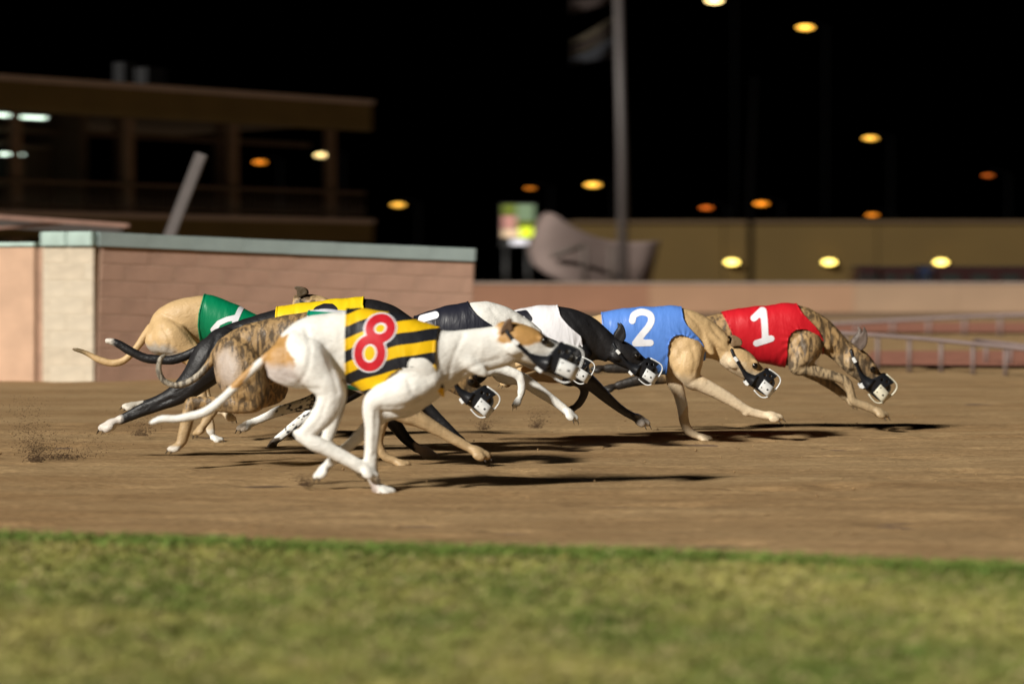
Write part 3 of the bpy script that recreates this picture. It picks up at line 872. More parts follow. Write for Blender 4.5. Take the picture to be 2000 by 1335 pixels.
class Dog:
    def __init__(s, D, ox):
        s.D = D; s.ppm = F / D
        s.O = np.array(((ox - 1000) / F * D, D, 0.0))
        s.V = []; s.Fc = []; s.extra = []; s.gr = []
    def L(s, px, py, dy=0.0):
        """photo pixel -> dog-local metres at depth offset dy (negative = nearer the camera)"""
        return np.array(((px - 1000) / s.ppm, 0, CH + (HZ - py) / s.ppm)) + np.array((0, dy, 0)) - np.array((s.O[0], 0, 0))
    def px(s, v):
        v = np.asarray(v)
        return np.stack([(v[:, 0] + s.O[0]) * s.ppm + 1000, HZ - (v[:, 2] - CH) * s.ppm], 1)
    def add(s, V, Fc):
        k = len(s.V); s.V.extend(V); s.Fc.extend([tuple(i + k for i in f) for f in Fc])
    @staticmethod
    def rings(R):
        """closed skin over a list of rings"""
        n_ = len(R[0]); V = [p for r in R for p in r]; Fc = []
        for i in range(len(R) - 1):
            for k in range(n_):
                Fc.append((i * n_ + k, i * n_ + (k + 1) % n_, (i + 1) * n_ + (k + 1) % n_, (i + 1) * n_ + k))
        c0 = len(V); V.append(np.mean(R[0], 0)); V.append(np.mean(R[-1], 0))
        for k in range(n_):
            Fc.append((c0, (k + 1) % n_, k)); b0 = (len(R) - 1) * n_
            Fc.append((c0 + 1, b0 + k, b0 + (k + 1) % n_))
        return V, Fc
    def torso_rings(s, st, n, m, off=0.0):
        A = catmull([(*a, *b_, w) for a, b_, w in st], n)
        R = []
        for row in A:
            t, b_ = s.L(row[0], row[1]), s.L(row[2], row[3])
            c = (t + b_) / 2; hv = (t - b_) / 2; hl = np.linalg.norm(hv); u = hv / max(hl, 1e-6)
            hw = max(row[4], .006)
            ring = []
            for k in range(m):
                th = 2 * math.pi * k / m
                cs, sn = math.cos(th), math.sin(th)
                x = math.copysign(abs(cs) ** .92, cs) * hw * (1 + .13 * sn - .05 * (sn < 0) * sn * sn)
                z = math.copysign(abs(sn) ** .96, sn) * hl
                nrm = np.array((0, cs / hw, 0)) + u * (sn / max(hl, 1e-6)); nrm /= np.linalg.norm(nrm)
                ring.append(c + u * z + np.array((0, x, 0)) + nrm * off)
            R.append(ring)
        return R
    def tube(s, pts, n=None, m=16, flat=1.0):
        """pts: (px, py, r_px, dy)"""
        n = n or 5 * len(pts)
        A = catmull(pts, n); A[:, 2] = np.maximum(A[:, 2], 1.5)
        C = np.array([s.L(r[0], r[1], r[3]) for r in A]); rad = A[:, 2] / s.ppm
        T = np.gradient(C, axis=0); T /= np.linalg.norm(T, axis=1)[:, None]
        # rounded ends
        C = np.vstack([C[0] - T[0] * rad[0] * .6, C, C[-1] + T[-1] * rad[-1] * .6]); T = np.vstack([T[0], T, T[-1]])
        rad = np.concatenate([[rad[0] * .6], rad, [rad[-1] * .6]])
        R = []
        for c, t, r in zip(C, T, rad):
            a = np.array((-t[2], 0, t[0])); a /= max(np.linalg.norm(a), 1e-6)
            b_ = np.cross(t, a)
            R.append([c + a * r * math.cos(2 * math.pi * k / m) + b_ * r * flat * math.sin(2 * math.pi * k / m) for k in range(m)])
        s.add(*s.rings(R))
    def lump(s, px, py, rx, ry, ang, dy, dep):
        """muscle: ellipsoid with in-plane radii in pixels, turned by ang degrees, depth radius dep (m)"""
        c = s.L(px, py, dy); a = math.radians(ang)
        u = np.array((math.cos(a), 0, -math.sin(a))) * rx / s.ppm; w = np.array((math.sin(a), 0, math.cos(a))) * ry / s.ppm
        V = []; Fc = []; n_, m_ = 10, 16
        R = []
        for i in range(1, n_):
            ph = math.pi * i / n_
            R.append([c + u * math.cos(ph) + (w * math.cos(2 * math.pi * k / m_) + np.array((0, dep, 0)) * math.sin(2 * math.pi * k / m_)) * math.sin(ph) for k in range(m_)])
        s.add(*s.rings(R))
    def paw(s, px, py, ang, dy, size=.05, claws=True):
        """toes pointing along ang (degrees, clockwise from right in the picture)"""
        a = math.radians(ang); f = np.array((math.cos(a), 0, -math.sin(a))); u = np.array((math.sin(a), 0, math.cos(a)))
        if u[2] < 0: u = -u
        c = s.L(px, py, dy)
        k = size / .05
        def blob(c, l, w, h):
            R = []
            for i in range(1, 8):
                ph = math.pi * i / 8
                R.append([c - f * l * math.cos(ph) + (np.array((0, w, 0)) * math.cos(2 * math.pi * j / 10) + u * h * math.sin(2 * math.pi * j / 10)) * math.sin(ph) for j in range(10)])
            s.add(*s.rings(R))
        blob(c, .034 * k, .026 * k, .020 * k)
        for yy, ff, dn in ((-.026, .012, .011), (-.009, .029, .001), (.009, .029, .001), (.026, .012, .011)):
            q = c + f * ff * k + np.array((0, yy * k, 0)) - u * dn * k
            blob(q, .024 * k, .0115 * k, .0165 * k)
            if claws:
                b0 = q + f * .021 * k - u * .003 * k
                tip = b0 + f * .016 * k - u * .013 * k
                r = .0032 * k
                s.extra.append(([b0 + u * r, b0 + np.array((0, r, 0)), b0 - u * r, b0 - np.array((0, r, 0)), tip], [(0, 1, 4), (1, 2, 4), (2, 3, 4), (3, 0, 4), (3, 2, 1, 0)], (.06, .045, .035)))
    # --- head ---
    HT = [(-.14, .14, -.17, .125), (0, .18, -.215, .165), (.16, .20, -.23, .19), (.32, .20, -.225, .185), (.46, .18, -.21, .16), (.58, .14, -.19, .122),
          (.72, .108, -.165, .094), (.86, .09, -.145, .08), (.95, .072, -.125, .068), (1.0, .04, -.095, .047), (1.03, .0, -.05, .02)]
    def head(s, o, nose, hs=1.12, ear=(-150, .30), ears=True, dy=0.0, roll=0.0):
        s.ho = s.L(*o, dy); d = s.L(*nose, dy) - s.ho
        s.hl = float(np.linalg.norm(d)); s.ha = d / s.hl; s.hu = np.array((-s.ha[2], 0, s.ha[0])); s.hs = hs
        if s.hu[2] < 0: s.hu = -s.hu
        A = catmull(s.HT, 34)
        R = []
        for t, tp, bt, w in A:
            c = s.hp(t, (tp + bt) / 2, 0); hh = (tp - bt) / 2
            ring = []
            for k in range(20):
                th = 2 * math.pi * k / 20; cs, sn = math.cos(th), math.sin(th)
                ring.append(s.hp(t, (tp + bt) / 2 + hh * sn, w * cs * (1 + .10 * sn)))
            R.append(ring)
        s.add(*s.rings(R))
        for sd in (-1, 1):     # brow and cheek
            for (t, u, w, rt, ru, rw) in ((.49, .115, .115, .075, .04, .045), (.18, -.08, .15, .13, .10, .05)):
                R = []
                for i in range(1, 8):
                    ph = math.pi * i / 8
                    R.append([s.hp(t - rt * math.cos(ph), u + ru * math.sin(ph) * math.sin(2 * math.pi * j / 12), sd * (w + rw * math.sin(ph) * math.cos(2 * math.pi * j / 12))) for j in range(12)])
                s.add(*s.rings(R))
        if ears:
            ang, ln = ear
            for sd in (-1, 1):
                a = math.radians(ang + (7 if sd > 0 else 0))
                R = []
                for i in range(9):
                    q = i / 8
                    bend = a + math.radians(28) * q * q
                    t = .06 + ln * q * math.cos(bend); u = .155 + ln * q * math.sin(bend)
                    wd = min(1, ln / .25) * (.085 * (1 - q) ** .55 * (1 + .5 * math.sin(math.pi * min(q * 1.4, 1))) + .006); th_ = .03 * (1 - q) + .010
                    dx, dz = math.cos(bend), math.sin(bend)
                    ring = []
                    for k in range(10):
                        f1, f2 = math.cos(2 * math.pi * k / 10), math.sin(2 * math.pi * k / 10)
                        ring.append(s.hp(t - dz * wd * f1, u + dx * wd * f1, sd * (.12 + .05 * q + th_ * f2 + .05 * f1 * f1 * (1 - q))))
                    R.append(ring)
                V, Fc = s.rings(R); s.extra.append((V, Fc, 'ear'))
    def hp(s, t, u, w):
        return s.ho + s.ha * (t * s.hl) + s.hu * (u * s.hl * s.hs) + np.array((0, w * s.hl * s.hs, 0))
    def groove(s, *lines, w=4.5, dep=.0045):
        for l in lines: s.gr.append((l, w, dep))
    # --- finish ---
    def build(s, coat, brin, label, voxel=.0062, eye_u=.065):
        me = bpy.data.meshes.new('tmp'); me.from_pydata([tuple(p) for p in s.V], [], s.Fc); me.update()
        o = bpy.data.objects.new('greyhound', me); COL.objects.link(o)
        bm = bmesh.new(); bm.from_mesh(me); bmesh.ops.recalc_face_normals(bm, faces=bm.faces[:]); bm.to_mesh(me); bm.free()
        md = o.modifiers.new('r', 'REMESH'); md.mode = 'VOXEL'; md.voxel_size = voxel
        ms = o.modifiers.new('s', 'SMOOTH'); ms.iterations = 5; ms.factor = .5
        dg = bpy.context.evaluated_depsgraph_get(); ev = o.evaluated_get(dg)
        new = bpy.data.meshes.new_from_object(ev)
        o.modifiers.clear()
        n0 = len(new.vertices); co = np.zeros(n0 * 3); new.vertices.foreach_get('co', co); co = co.reshape(-1, 3)
        fcs = [tuple(p.vertices) for p in new.polygons]
        no = np.zeros(n0 * 3); new.vertices.foreach_get('normal', no); no = no.reshape(-1, 3)
        hdv = (co - s.ho) @ s.ha / s.hl
        amp = np.where((hdv > .1) & (hdv < 1.2), .35, 1.0)
        co = co + no * ((vnoise(co * [24, 20, 17] + 40) * .0014 + vnoise(co * [52, 40, 38] + 80) * .0006) * amp)[:, None]
        qn = s.px(co)
        for line, wpx, dep in s.gr:
            g = np.exp(-(line_d(qn, catmull(line, 6 * len(line))) / wpx) ** 2) * np.clip(-no[:, 1] * 1.6 + .1, 0, 1) * (co[:, 1] < .01)
            co = co - no * (.62 * dep * g)[:, None]
        V = list(co); colx = []
        for (ev_, ef, c) in s.extra:
            k = len(V); V.extend(ev_); fcs.extend([tuple(i + k for i in f) for f in ef]); colx.append((k, len(V), c))
        V = np.array(V)
        fin = bpy.data.meshes.new('greyhound'); fin.from_pydata(V.tolist(), [], fcs); fin.update()
        fin.polygons.foreach_set('use_smooth', [True] * len(fcs))
        q = s.px(V); side = V[:, 1]
        nz = vnoise(V * 40) * 4 + vnoise(V * 110) * 2.5
        col = coat(q, side, nz, V); br = brin(q, side, nz, V)
        hd = (V - s.ho) @ s.ha / s.hl; hu_ = (V - s.ho) @ s.hu / s.hl
        inh = (hd > .93) & (hd < 1.2) & (abs(hu_) < .25)
        col[inh] = (.02, .017, .016); br[inh] = 0
        for a, b_, c in colx:
            if c == 'ear':
                col[a:b_] = s.earcol; br[a:b_] *= .6
            else: col[a:b_] = c; br[a:b_] = 0
        at = fin.attributes.new('coat', 'FLOAT_COLOR', 'POINT')
        at.data.foreach_set('color', np.concatenate([col, np.ones((len(col), 1))], 1).ravel())
        at = fin.attributes.new('brin', 'FLOAT', 'POINT'); at.data.foreach_set('value', br.astype(np.float32))
        o.data = fin; fin.materials.append(M['coat'])
        o.location = s.O
        tag(o, label, 'greyhound', 'racing greyhounds')
        s.o = o
        # eyes
        for sd in (-1, 1):
            bm = bmesh.new(); bmesh.ops.create_uvsphere(bm, u_segments=14, v_segments=10, radius=.05 * s.hl * s.hs)
            bm_obj('eye', bm, M['eye'], o, loc=tuple(s.hp(.525, eye_u, sd * .128)), smooth=True)
    def muzzle(s, plate='wht', gloss=None):
        o = s.o
        root = empty('racing_muzzle'); root.parent = o
        del_root = root
        # cup with round holes
        A = catmull([(.52, .165, -.235, .145), (.66, .155, -.235, .138), (.80, .148, -.235, .132), (.97, .140, -.23, .126)], 26)
        m_ = 40; V = []; prm = []
        for t, tp, bt, w in A:
            for k in range(m_):
                th = 2 * math.pi * k / m_; cs, sn = math.cos(th), math.sin(th)
                x = math.copysign(abs(cs) ** .75, cs); z = math.copysign(abs(sn) ** .75, sn)
                V.append(s.hp(t, (tp + bt) / 2 + (tp - bt) / 2 * z, w * x)); prm.append((t, (tp + bt) / 2 + (tp - bt) / 2 * z, w * x))
        prm = np.array(prm); T = []
        for i in range(len(A) - 1):
            for k in range(m_):
                a, b_, c, d_ = i * m_ + k, i * m_ + (k + 1) % m_, (i + 1) * m_ + (k + 1) % m_, (i + 1) * m_ + k
                T += [(a, b_, c), (a, c, d_)]
        d = np.minimum(prm[:, 0] - (.655 + .55 * prm[:, 1]), 1)          # slanted rear edge
        d = np.minimum(d, (.90 + .08 * np.abs(prm[:, 1] + .03) / .18) - prm[:, 0])
        for (ht, hu, hr) in ((.77, .035, .027), (.86, .065, .025), (.68, -.17, .022)):
            d = np.minimum(d, np.hypot(prm[:, 0] - ht, prm[:, 1] - hu) - hr)
        Vn, Fn, _ = clip_tris(V, T, d)
        cup = mesh_obj('cup', Vn, Fn, M['blk'], root, True)
        md = cup.modifiers.new('t', 'SOLIDIFY'); md.thickness = .003
        # white band over nose, front and chin
        def ribbon(name, path, half, mat, par, thick=.0035, n=30):
            A = catmull(path, n); V = []
            for row in A:
                for sg_ in (-1, 1):
                    V.append(s.hp(row[0] + half[0] * sg_, row[1] + half[1] * sg_, row[2] + half[2] * sg_))
            o2 = mesh_obj(name, V, [(2 * i, 2 * i + 1, 2 * i + 3, 2 * i + 2) for i in range(n - 1)], mat, par, True)
            md = o2.modifiers.new('t', 'SOLIDIFY'); md.thickness = thick; md.offset = 0
            return o2
        ribbon('nose_band', [(.78, .150, 0), (.90, .152, 0), (1.01, .140, 0), (1.07, .095, 0), (1.088, .01, 0), (1.075, -.13, 0), (1.03, -.235, 0), (.96, -.28, 0), (.87, -.28, 0), (.77, -.256, 0)],
               (0, 0, .052), M[plate], root, .0048)
        pl = ribbon('front_plate', [(.80, -.115, -.146), (.90, -.125, -.15), (1.0, -.135, -.138), (1.05, -.14, -.085), (1.07, -.14, 0), (1.05, -.14, .085), (1.0, -.135, .138), (.90, -.125, .15), (.80, -.115, .146)],
                    (0, .085, 0), M[plate], root, .005, 40)
        for sd in (-1, 1):
            for (t, u, r) in ((.84, -.072, .012), (.84, -.158, .012), (.95, -.135, .022)):
                bm = bmesh.new(); bmesh.ops.create_cone(bm, cap_ends=True, segments=12, radius1=r * s.hl, radius2=r * s.hl * .8, depth=.004)
                bmesh.ops.rotate(bm, cent=(0, 0, 0), matrix=Matrix.Rotation(math.pi / 2, 3, 'X'), verts=bm.verts[:])
                bm_obj('rivet', bm, M['blk'], pl, loc=tuple(s.hp(t, u, sd * (.155 if t < .9 else .152))))
            # cheek strap with clips
            pa = [(.68, -.14, sd * .148), (.55, -.14, sd * .150), (.41, -.115, sd * .186), (.27, -.06, sd * .212), (.14, -.01, sd * .208), (.0, .07, sd * .172)]
            A = catmull(pa, 22); V = []
            for i, row in enumerate(A):
                hwid = .075 * max(0, 1 - i / 9) + .026
                V += [s.hp(row[0], row[1] - hwid, row[2]), s.hp(row[0], row[1] + hwid, row[2])]
            st_ = mesh_obj('cheek_strap', V, [(2 * i, 2 * i + 1, 2 * i + 3, 2 * i + 2) for i in range(21)], M['blk'], root, True)
            md = st_.modifiers.new('t', 'SOLIDIFY'); md.thickness = .004; md.offset = 0
            for (t, u, w) in ((.17, -.02, .218), (.58, -.23, .10)):
                q = s.hp(t, u, sd * w)
                ang = -math.atan2(s.ha[2], s.ha[0])
                box('clip', tuple(q), (.10 * s.hl, .012, .055 * s.hl), M['wht'], st_, .002, (0, ang + .35, 0))
    def jacket(s, st, poly, hole, mat, off=.009, stripe=None, far=True):
        NR, MR = 190, 140
        R = s.torso_rings(st, NR, MR, off)
        V = np.array([p for r in R for p in r])
        nzz = vnoise(V * [16, 9, 9] + 3) * .0020 + vnoise(np.stack([V[:, 0] * 34 + V[:, 2] * 16, V[:, 1] * 8, V[:, 2] * 6], 1) + 9) * .0014
        qq = s.px(V)
        if hole:
            dh = np.maximum(-poly_sd(qq, hole), 0); hc = np.mean(np.asarray(hole)[np.asarray(hole)[:, 1] < 790], 0)
            an = np.arctan2(qq[:, 1] - hc[1], qq[:, 0] - hc[0])
            nzz += .0026 * np.sin(an * 15 + 2.5 * vnoise(V * 12 + 60)) * np.exp(-dh / (.035 * s.ppm)) * (vnoise(V * 9 + 5) > -.35)
        cen = np.repeat(np.array([np.mean(r, 0) for r in R]), MR, 0)
        dr = V - cen; dr /= np.linalg.norm(dr, axis=1)[:, None]
        V = V + dr * nzz[:, None]
        T = []
        for i in range(NR - 1):
            for k in range(MR):
                a, b_, c, d_ = i * MR + k, i * MR + (k + 1) % MR, (i + 1) * MR + (k + 1) % MR, (i + 1) * MR + k
                T += [(a, b_, c), (a, c, d_)]
        s.jV, s.jT, s.jdir = V, T, dr
        q = s.px(V)
        d = poly_sd(q, poly)
        if hole: d = np.minimum(d, -poly_sd(q, hole))
        s.jd = d
        at = stripe(q) if stripe is not None else None
        Vn, Fn, An = clip_tris(V, T, d, at)
        o = mesh_obj('racing_jacket', Vn, Fn, mat, s.o, True)
        if An is not None: smooth_attr(o, 'stripe', An)
        md = o.modifiers.new('t', 'SOLIDIFY'); md.thickness = .003; md.offset = -1
        s.j = o
        for sd in (-1, 1):
            hw = .0075 * s.ppm
            dd = np.where(V[:, 1] * sd > -.004, np.minimum(d - .2, hw - d), -5)
            Vh, Fh, Ah = clip_tris(V + dr * .0022, T, dd, at)
            for Vc, Fc_, Ac in loose(Vh, Fh, Ah):
                hm = mesh_obj('hem', Vc, Fc_, mat, o, True)
                if Ac is not None: smooth_attr(hm, 'stripe', Ac)
                md = hm.modifiers.new('t', 'SOLIDIFY'); md.thickness = .002; md.offset = -1
        return o
    def print_on(s, name, field, mat, lift=.0015, side=-1, label=None):
        """flat print that follows the jacket: field(q) > 0 where it is inked"""
        d = np.minimum(field(s.px(s.jV)), s.jd - .5)
        d = np.where(s.jV[:, 1] * side > .004, d, -5)
        Vn, Fn, _ = clip_tris(s.jV + s.jdir * lift, s.jT, d)
        if not Fn: return
        o = mesh_obj(name, Vn, Fn, mat, s.j, True)
        return o

def strokes(lines, r):
    return lambda q: r - np.min([line_d(q, l) for l in lines], 0)
def ring_pts(cx, cy, rx, ry, a0=0, a1=360, n=26, tilt=0):
    out = []
    for t in np.linspace(math.radians(a0), math.radians(a1), n):
        x, y = rx * math.cos(t), ry * math.sin(t)
        c, s_ = math.cos(math.radians(tilt)), math.sin(math.radians(tilt))
        out.append((cx + x * c - y * s_, cy + x * s_ + y * c))
    return out

def blend(col, mask, c, soft=2.0):
    w = np.clip(mask / soft + .5, 0, 1)[:, None]
    return col * (1 - w) + np.array(c) * w

BR = np.array((.40, .255, .115)); FAWN = np.array((.60, .41, .205)); PALE = np.array((.70, .56, .38))
WHITE = np.array((.80, .785, .735)); BLACK = np.array((.014, .0135, .015)); TAN = np.array((.47, .26, .085)); PINK = np.array((.50, .40, .37))
zero = lambda q, sd, nz, V: np.zeros(len(q))

C_RED = mat_cloth('red_satin', (.58, .012, .022)); C_BLUE = mat_cloth('blue_satin', (.105, .255, .72)); C_WHITE = mat_cloth('white_satin', (.78, .77, .80))
C_GREEN = mat_cloth('green_satin', (.0, .22, .09)); C_BLACK = mat_cloth('black_satin', (.014, .015, .026)); C_YEL = mat_cloth('yellow_satin', (.86, .60, .01))
C_GW = mat_cloth('green_white_satin', (.0, .25, .14), (.74, .74, .80)); C_YB = mat_cloth('yellow_black_satin', (.86, .53, .008), (.016, .017, .022))

# ================= dog 8 : white, yellow and black striped jacket
d = Dog(9.4, 745)
st8 = [((530, 690), (536, 714), .03), ((549, 652), (562, 745), .072), ((590, 621), (615, 750), .085), ((640, 611), (658, 738), .08), ((690, 606), (694, 752), .086),
       ((740, 609), (728, 780), .10), ((790, 620), (775, 800), .105), ((835, 634), (828, 796), .095), ((868, 645), (868, 768), .074), ((910, 643), (910, 738), .054),
       ((955, 637), (958, 724), .048), ((992, 628), (1002, 712), .045)]
d.add(*d.rings(d.torso_rings(st8, 60, 28)))
d.head((984, 656), (1124, 703), 1.16, ear=(205, .18))
# near hind
d.tube([(578, 668, 30, -.06), (600, 700, 44, -.085), (630, 735, 34, -.095), (650, 762, 29, -.095), (640, 800, 25, -.09), (612, 832, 19, -.085), (592, 848, 13, -.085)], flat=.75)
d.tube([(588, 847, 12, -.085), (618, 862, 16, -.085), (660, 882, 14, -.085), (698, 903, 13, -.085), (716, 913, 12.5, -.085)], flat=.9)
d.paw(718, 914, 28, -.085, .052)
d.lump(566, 708, 46, 42, 20, -.07, .048); d.lump(566, 738, 44, 16, 16, -.068, .04); d.lump(584, 843, 9, 9, 0, -.085, .018)
# far hind
d.tube([(585, 668, 30, .05), (630, 720, 36, .07), (655, 770, 22, .08), (645, 830, 15, .08), (632, 866, 11, .08)], flat=.75)
d.tube([(632, 866, 11, .08), (655, 885, 10, .08), (680, 905, 10, .08), (695, 918, 10, .08)])
d.paw(700, 922, 30, .08, .046)
# near fore (planted)
d.lump(812, 720, 55, 46, 55, -.065, .05); d.lump(795, 756, 52, 34, -14, -.078, .045); d.lump(760, 772, 36, 24, -10, -.08, .04)
d.tube([(845, 735, 28, -.06), (790, 765, 34, -.08), (742, 778, 26, -.085), (730, 795, 20, -.085), (731, 830, 17, -.08), (728, 870, 13.5, -.075), (727, 898, 14, -.07), (729, 918, 12, -.07), (734, 938, 11, -.07), (742, 950, 10, -.07)], flat=.82)
d.paw(746, 953, 8, -.07, .056)
# far fore (folded back)
d.tube([(850, 735, 26, .06), (800, 785, 28, .07), (752, 805, 20, .07), (722, 832, 15, .06), (690, 862, 11.5, .055), (662, 888, 11, .05), (640, 908, 10, .05)], flat=.85)
d.paw(630, 918, 138, .05, .05)
# tail
d.tube([(540, 690, 13, 0), (522, 698, 10, 0), (480, 734, 9, 0), (440, 774, 9.5, 0), (400, 805, 9.5, 0), (350, 817, 9, 0), (316, 818, 8, 0), (294, 826, 5, 0)], n=40)
# muscle lines
d.lump(905, 700, 60, 16, 34, -.04, .02)
d.groove([(636, 676), (648, 706), (658, 738), (664, 764)], [(520, 728), (560, 744), (600, 756), (628, 757)], [(600, 640), (612, 680), (606, 720), (590, 745)], w=5, dep=.006)
d.groove([(768, 740), (790, 727), (815, 724), (838, 742)], [(800, 742), (806, 760), (822, 775)], [(750, 792), (790, 790), (826, 776)], [(905, 652), (885, 700), (878, 735)], [(890, 738), (930, 712), (975, 700)], [(738, 800), (736, 840), (733, 884)], [(640, 862), (690, 890)], [(642, 780), (628, 820), (604, 842)], [(1010, 690), (1040, 706)])
d.groove([(730, 805), (729, 880)], w=3, dep=-.003)
def coat8(q, sd, nz, V):
    c = np.tile(WHITE, (len(q), 1))
    c = blend(c, poly_sd(q, [(566, 652), (548, 656), (515, 672), (510, 715), (530, 728), (584, 724), (582, 700), (570, 692), (564, 672)]) + nz, TAN, 3)
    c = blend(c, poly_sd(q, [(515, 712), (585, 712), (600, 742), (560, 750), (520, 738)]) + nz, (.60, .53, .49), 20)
    c = blend(c, poly_sd(q, [(972, 630), (1000, 616), (1040, 612), (1082, 630), (1092, 650), (1066, 664), (1034, 672), (1014, 676), (1000, 668), (972, 666)]) + nz, TAN, 4)
    c = blend(c, poly_sd(q, [(1052, 640), (1070, 640), (1074, 660), (1056, 660)]) + nz * .5, (.05, .03, .02), 6)
    c = blend(c, poly_sd(q, [(500, 706), (470, 756), (450, 760), (452, 738), (490, 712)]) + nz * .5, TAN, 4)
    c = blend(c, 9 - np.hypot(q[:, 0] - 732, q[:, 1] - 948) + nz, (.40, .32, .28), 10)
    return c
d.earcol = (.13, .075, .04)
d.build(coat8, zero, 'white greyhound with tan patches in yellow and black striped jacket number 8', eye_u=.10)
def st8phase(q):
    t = np.clip((q[:, 0] - 676) / 177, -.2, 1.2)
    hh = 42 * np.where(t > 0, 1 - np.abs(1 - t) ** 1.7 * np.sign(1 - t), t * 1.6)
    return (q[:, 1] + hh - 695 + 46 * 20) / 46 + .75 + .02 * np.sin(q[:, 0] / 11)
hole8 = [(712, 800), (716, 772), (735, 758), (754, 744), (766, 730), (778, 721), (795, 716), (812, 718), (826, 727), (838, 739), (852, 756), (866, 775), (872, 815)]
d.jacket(st8, [(677, 540), (860, 560), (858, 640), (853, 665), (851, 692), (853, 718), (860, 738), (868, 754), (868, 775), (850, 840), (715, 840), (702, 770), (688, 757), (676, 746)], hole8, C_YB, .007, st8phase)
up = [ring_pts(745, 641, 21, 19, tilt=-20)]; lo = [ring_pts(725, 688, 22.5, 26, tilt=8)]
d.print_on('number_outline', strokes(up + lo, 11.5), M['ntext'], .0016)
d.print_on('number_hole', lambda q: np.maximum(13 - np.hypot((q[:, 0] - 745), (q[:, 1] - 641) * 1.05), 15 - np.hypot((q[:, 0] - 725) * 1.05, (q[:, 1] - 688) * .85)), M['ytext'], .0014)
d.print_on('number', strokes(up + lo, 8.2), M['rtext'], .0032)
d.muzzle('wht')

# ================= dog 7 : brindle, green and white striped jacket
d = Dog(10.6, 600)
st7 = [((413, 690), (421, 714), .03), ((430, 662), (455, 745), .07), ((470, 637), (500, 755), .085), ((520, 623), (545, 748), .08), ((575, 612), (590, 738), .082),
       ((630, 607), (635, 742), .095), ((685, 610), (685, 758), .105), ((735, 618), (730, 772), .105), ((775, 630), (768, 775), .09), ((808, 645), (800, 755), .07),
       ((835, 662), (820, 742), .055), ((858, 682), (836, 742), .05)]
d.add(*d.rings(d.torso_rings(st7, 60, 28)))
d.head((862, 716), (962, 786), 1.1, ear=(165, .25))
d.tube([(462, 680, 32, -.06), (478, 725, 46, -.085), (498, 768, 34, -.095), (490, 786, 20, -.095), (440, 788, 16, -.09), (398, 784, 13, -.085), (378, 784, 12, -.085)], flat=.75)
d.lump(452, 724, 30, 52, -10, -.072, .045); d.lump(486, 770, 36, 34, 0, -.085, .045)
d.tube([(378, 782, 12, -.085), (374, 805, 13, -.085), (366, 838, 12, -.08), (360, 860, 11, -.08)], flat=.85)
d.paw(352, 868, 160, -.08, .046)
d.tube([(470, 680, 30, .05), (520, 740, 34, .07), (535, 770, 20, .08), (480, 790, 14, .08), (430, 786, 11, .08), (410, 806, 10, .08), (395, 828, 9, .08)], flat=.75)
d.paw(388, 838, 140, .08, .044)
d.lump(755, 715, 48, 40, 50, -.06, .05); d.lump(752, 752, 44, 30, 0, -.075, .045)
d.tube([(780, 735, 26, -.06), (760, 775, 27, -.08), (785, 802, 20, -.08), (826, 820, 15.5, -.075), (868, 844, 11.5, -.07), (890, 857, 10.5, -.07), (916, 871, 9.5, -.07)], flat=.85)
d.paw(932, 879, 22, -.07, .062)
d.tube([(780, 735, 24, .06), (752, 785, 22, .07), (742, 830, 14, .06), (738, 866, 10, .06), (750, 892, 9, .06), (772, 902, 8, .06)], flat=.85)
d.paw(780, 906, 5, .06, .046)
d.tube([(425, 690, 12, 0), (413, 704, 8.5, 0), (399, 722, 7.5, 0), (374, 743, 7, 0), (344, 752, 7, 0), (320, 743, 6.5, 0), (310, 723, 6, 0), (313, 702, 5.5, 0), (322, 692, 4.5, 0)], n=44)
d.groove([(470, 650), (482, 700), (500, 745), (520, 770)], [(445, 770), (480, 760), (505, 740)], [(440, 796), (400, 790)], [(790, 806), (840, 832), (884, 856)])
def coat7(q, sd, nz, V):
    c = np.tile(BR * .92, (len(q), 1))
    c = blend(c, poly_sd(q, [(428, 690), (445, 678), (466, 690), (474, 720), (468, 748), (440, 752), (428, 730)]) + nz, (.44, .36, .30), 24)
    c = blend(c, q[:, 1] - 800 + nz, (.46, .32, .17), 14)
    c = blend(c, poly_sd(q, [(395, 700), (300, 685), (300, 762), (380, 762), (405, 730)]), (.40, .35, .27), 8)
    c = blend(c, poly_sd(q, [(330, 868), (360, 868), (360, 890), (330, 890)]), (.6, .55, .48), 4)
    return c
def br7(q, sd, nz, V):
    b_ = np.ones(len(q)) * .8
    b_ *= np.clip((815 - q[:, 1]) / 25, .12, 1)
    b_ *= 1 - .9 * np.clip(poly_sd(q, [(428, 690), (445, 678), (466, 690), (474, 720), (468, 748), (440, 752), (428, 730)]) / 6 + .5, 0, 1)
    return b_
d.earcol = tuple(BR * .5)
d.build(coat7, br7, 'brindle greyhound right behind the white one, in a mostly hidden green and white jacket')
d.jacket(st7, [(602, 540), (790, 560), (786, 640), (795, 700), (790, 830), (600, 830)], [(715, 830), (715, 745), (740, 715), (775, 715), (790, 740), (790, 830)], C_GW, .007,
         lambda q: (q[:, 1] - .05 * (q[:, 0] - 600) - 606.5 + 400) / 20)
d.print_on('number', strokes([[(628, 640), (700, 645), (660, 710)]], 7), M['rtext'])
d.muzzle('wht')

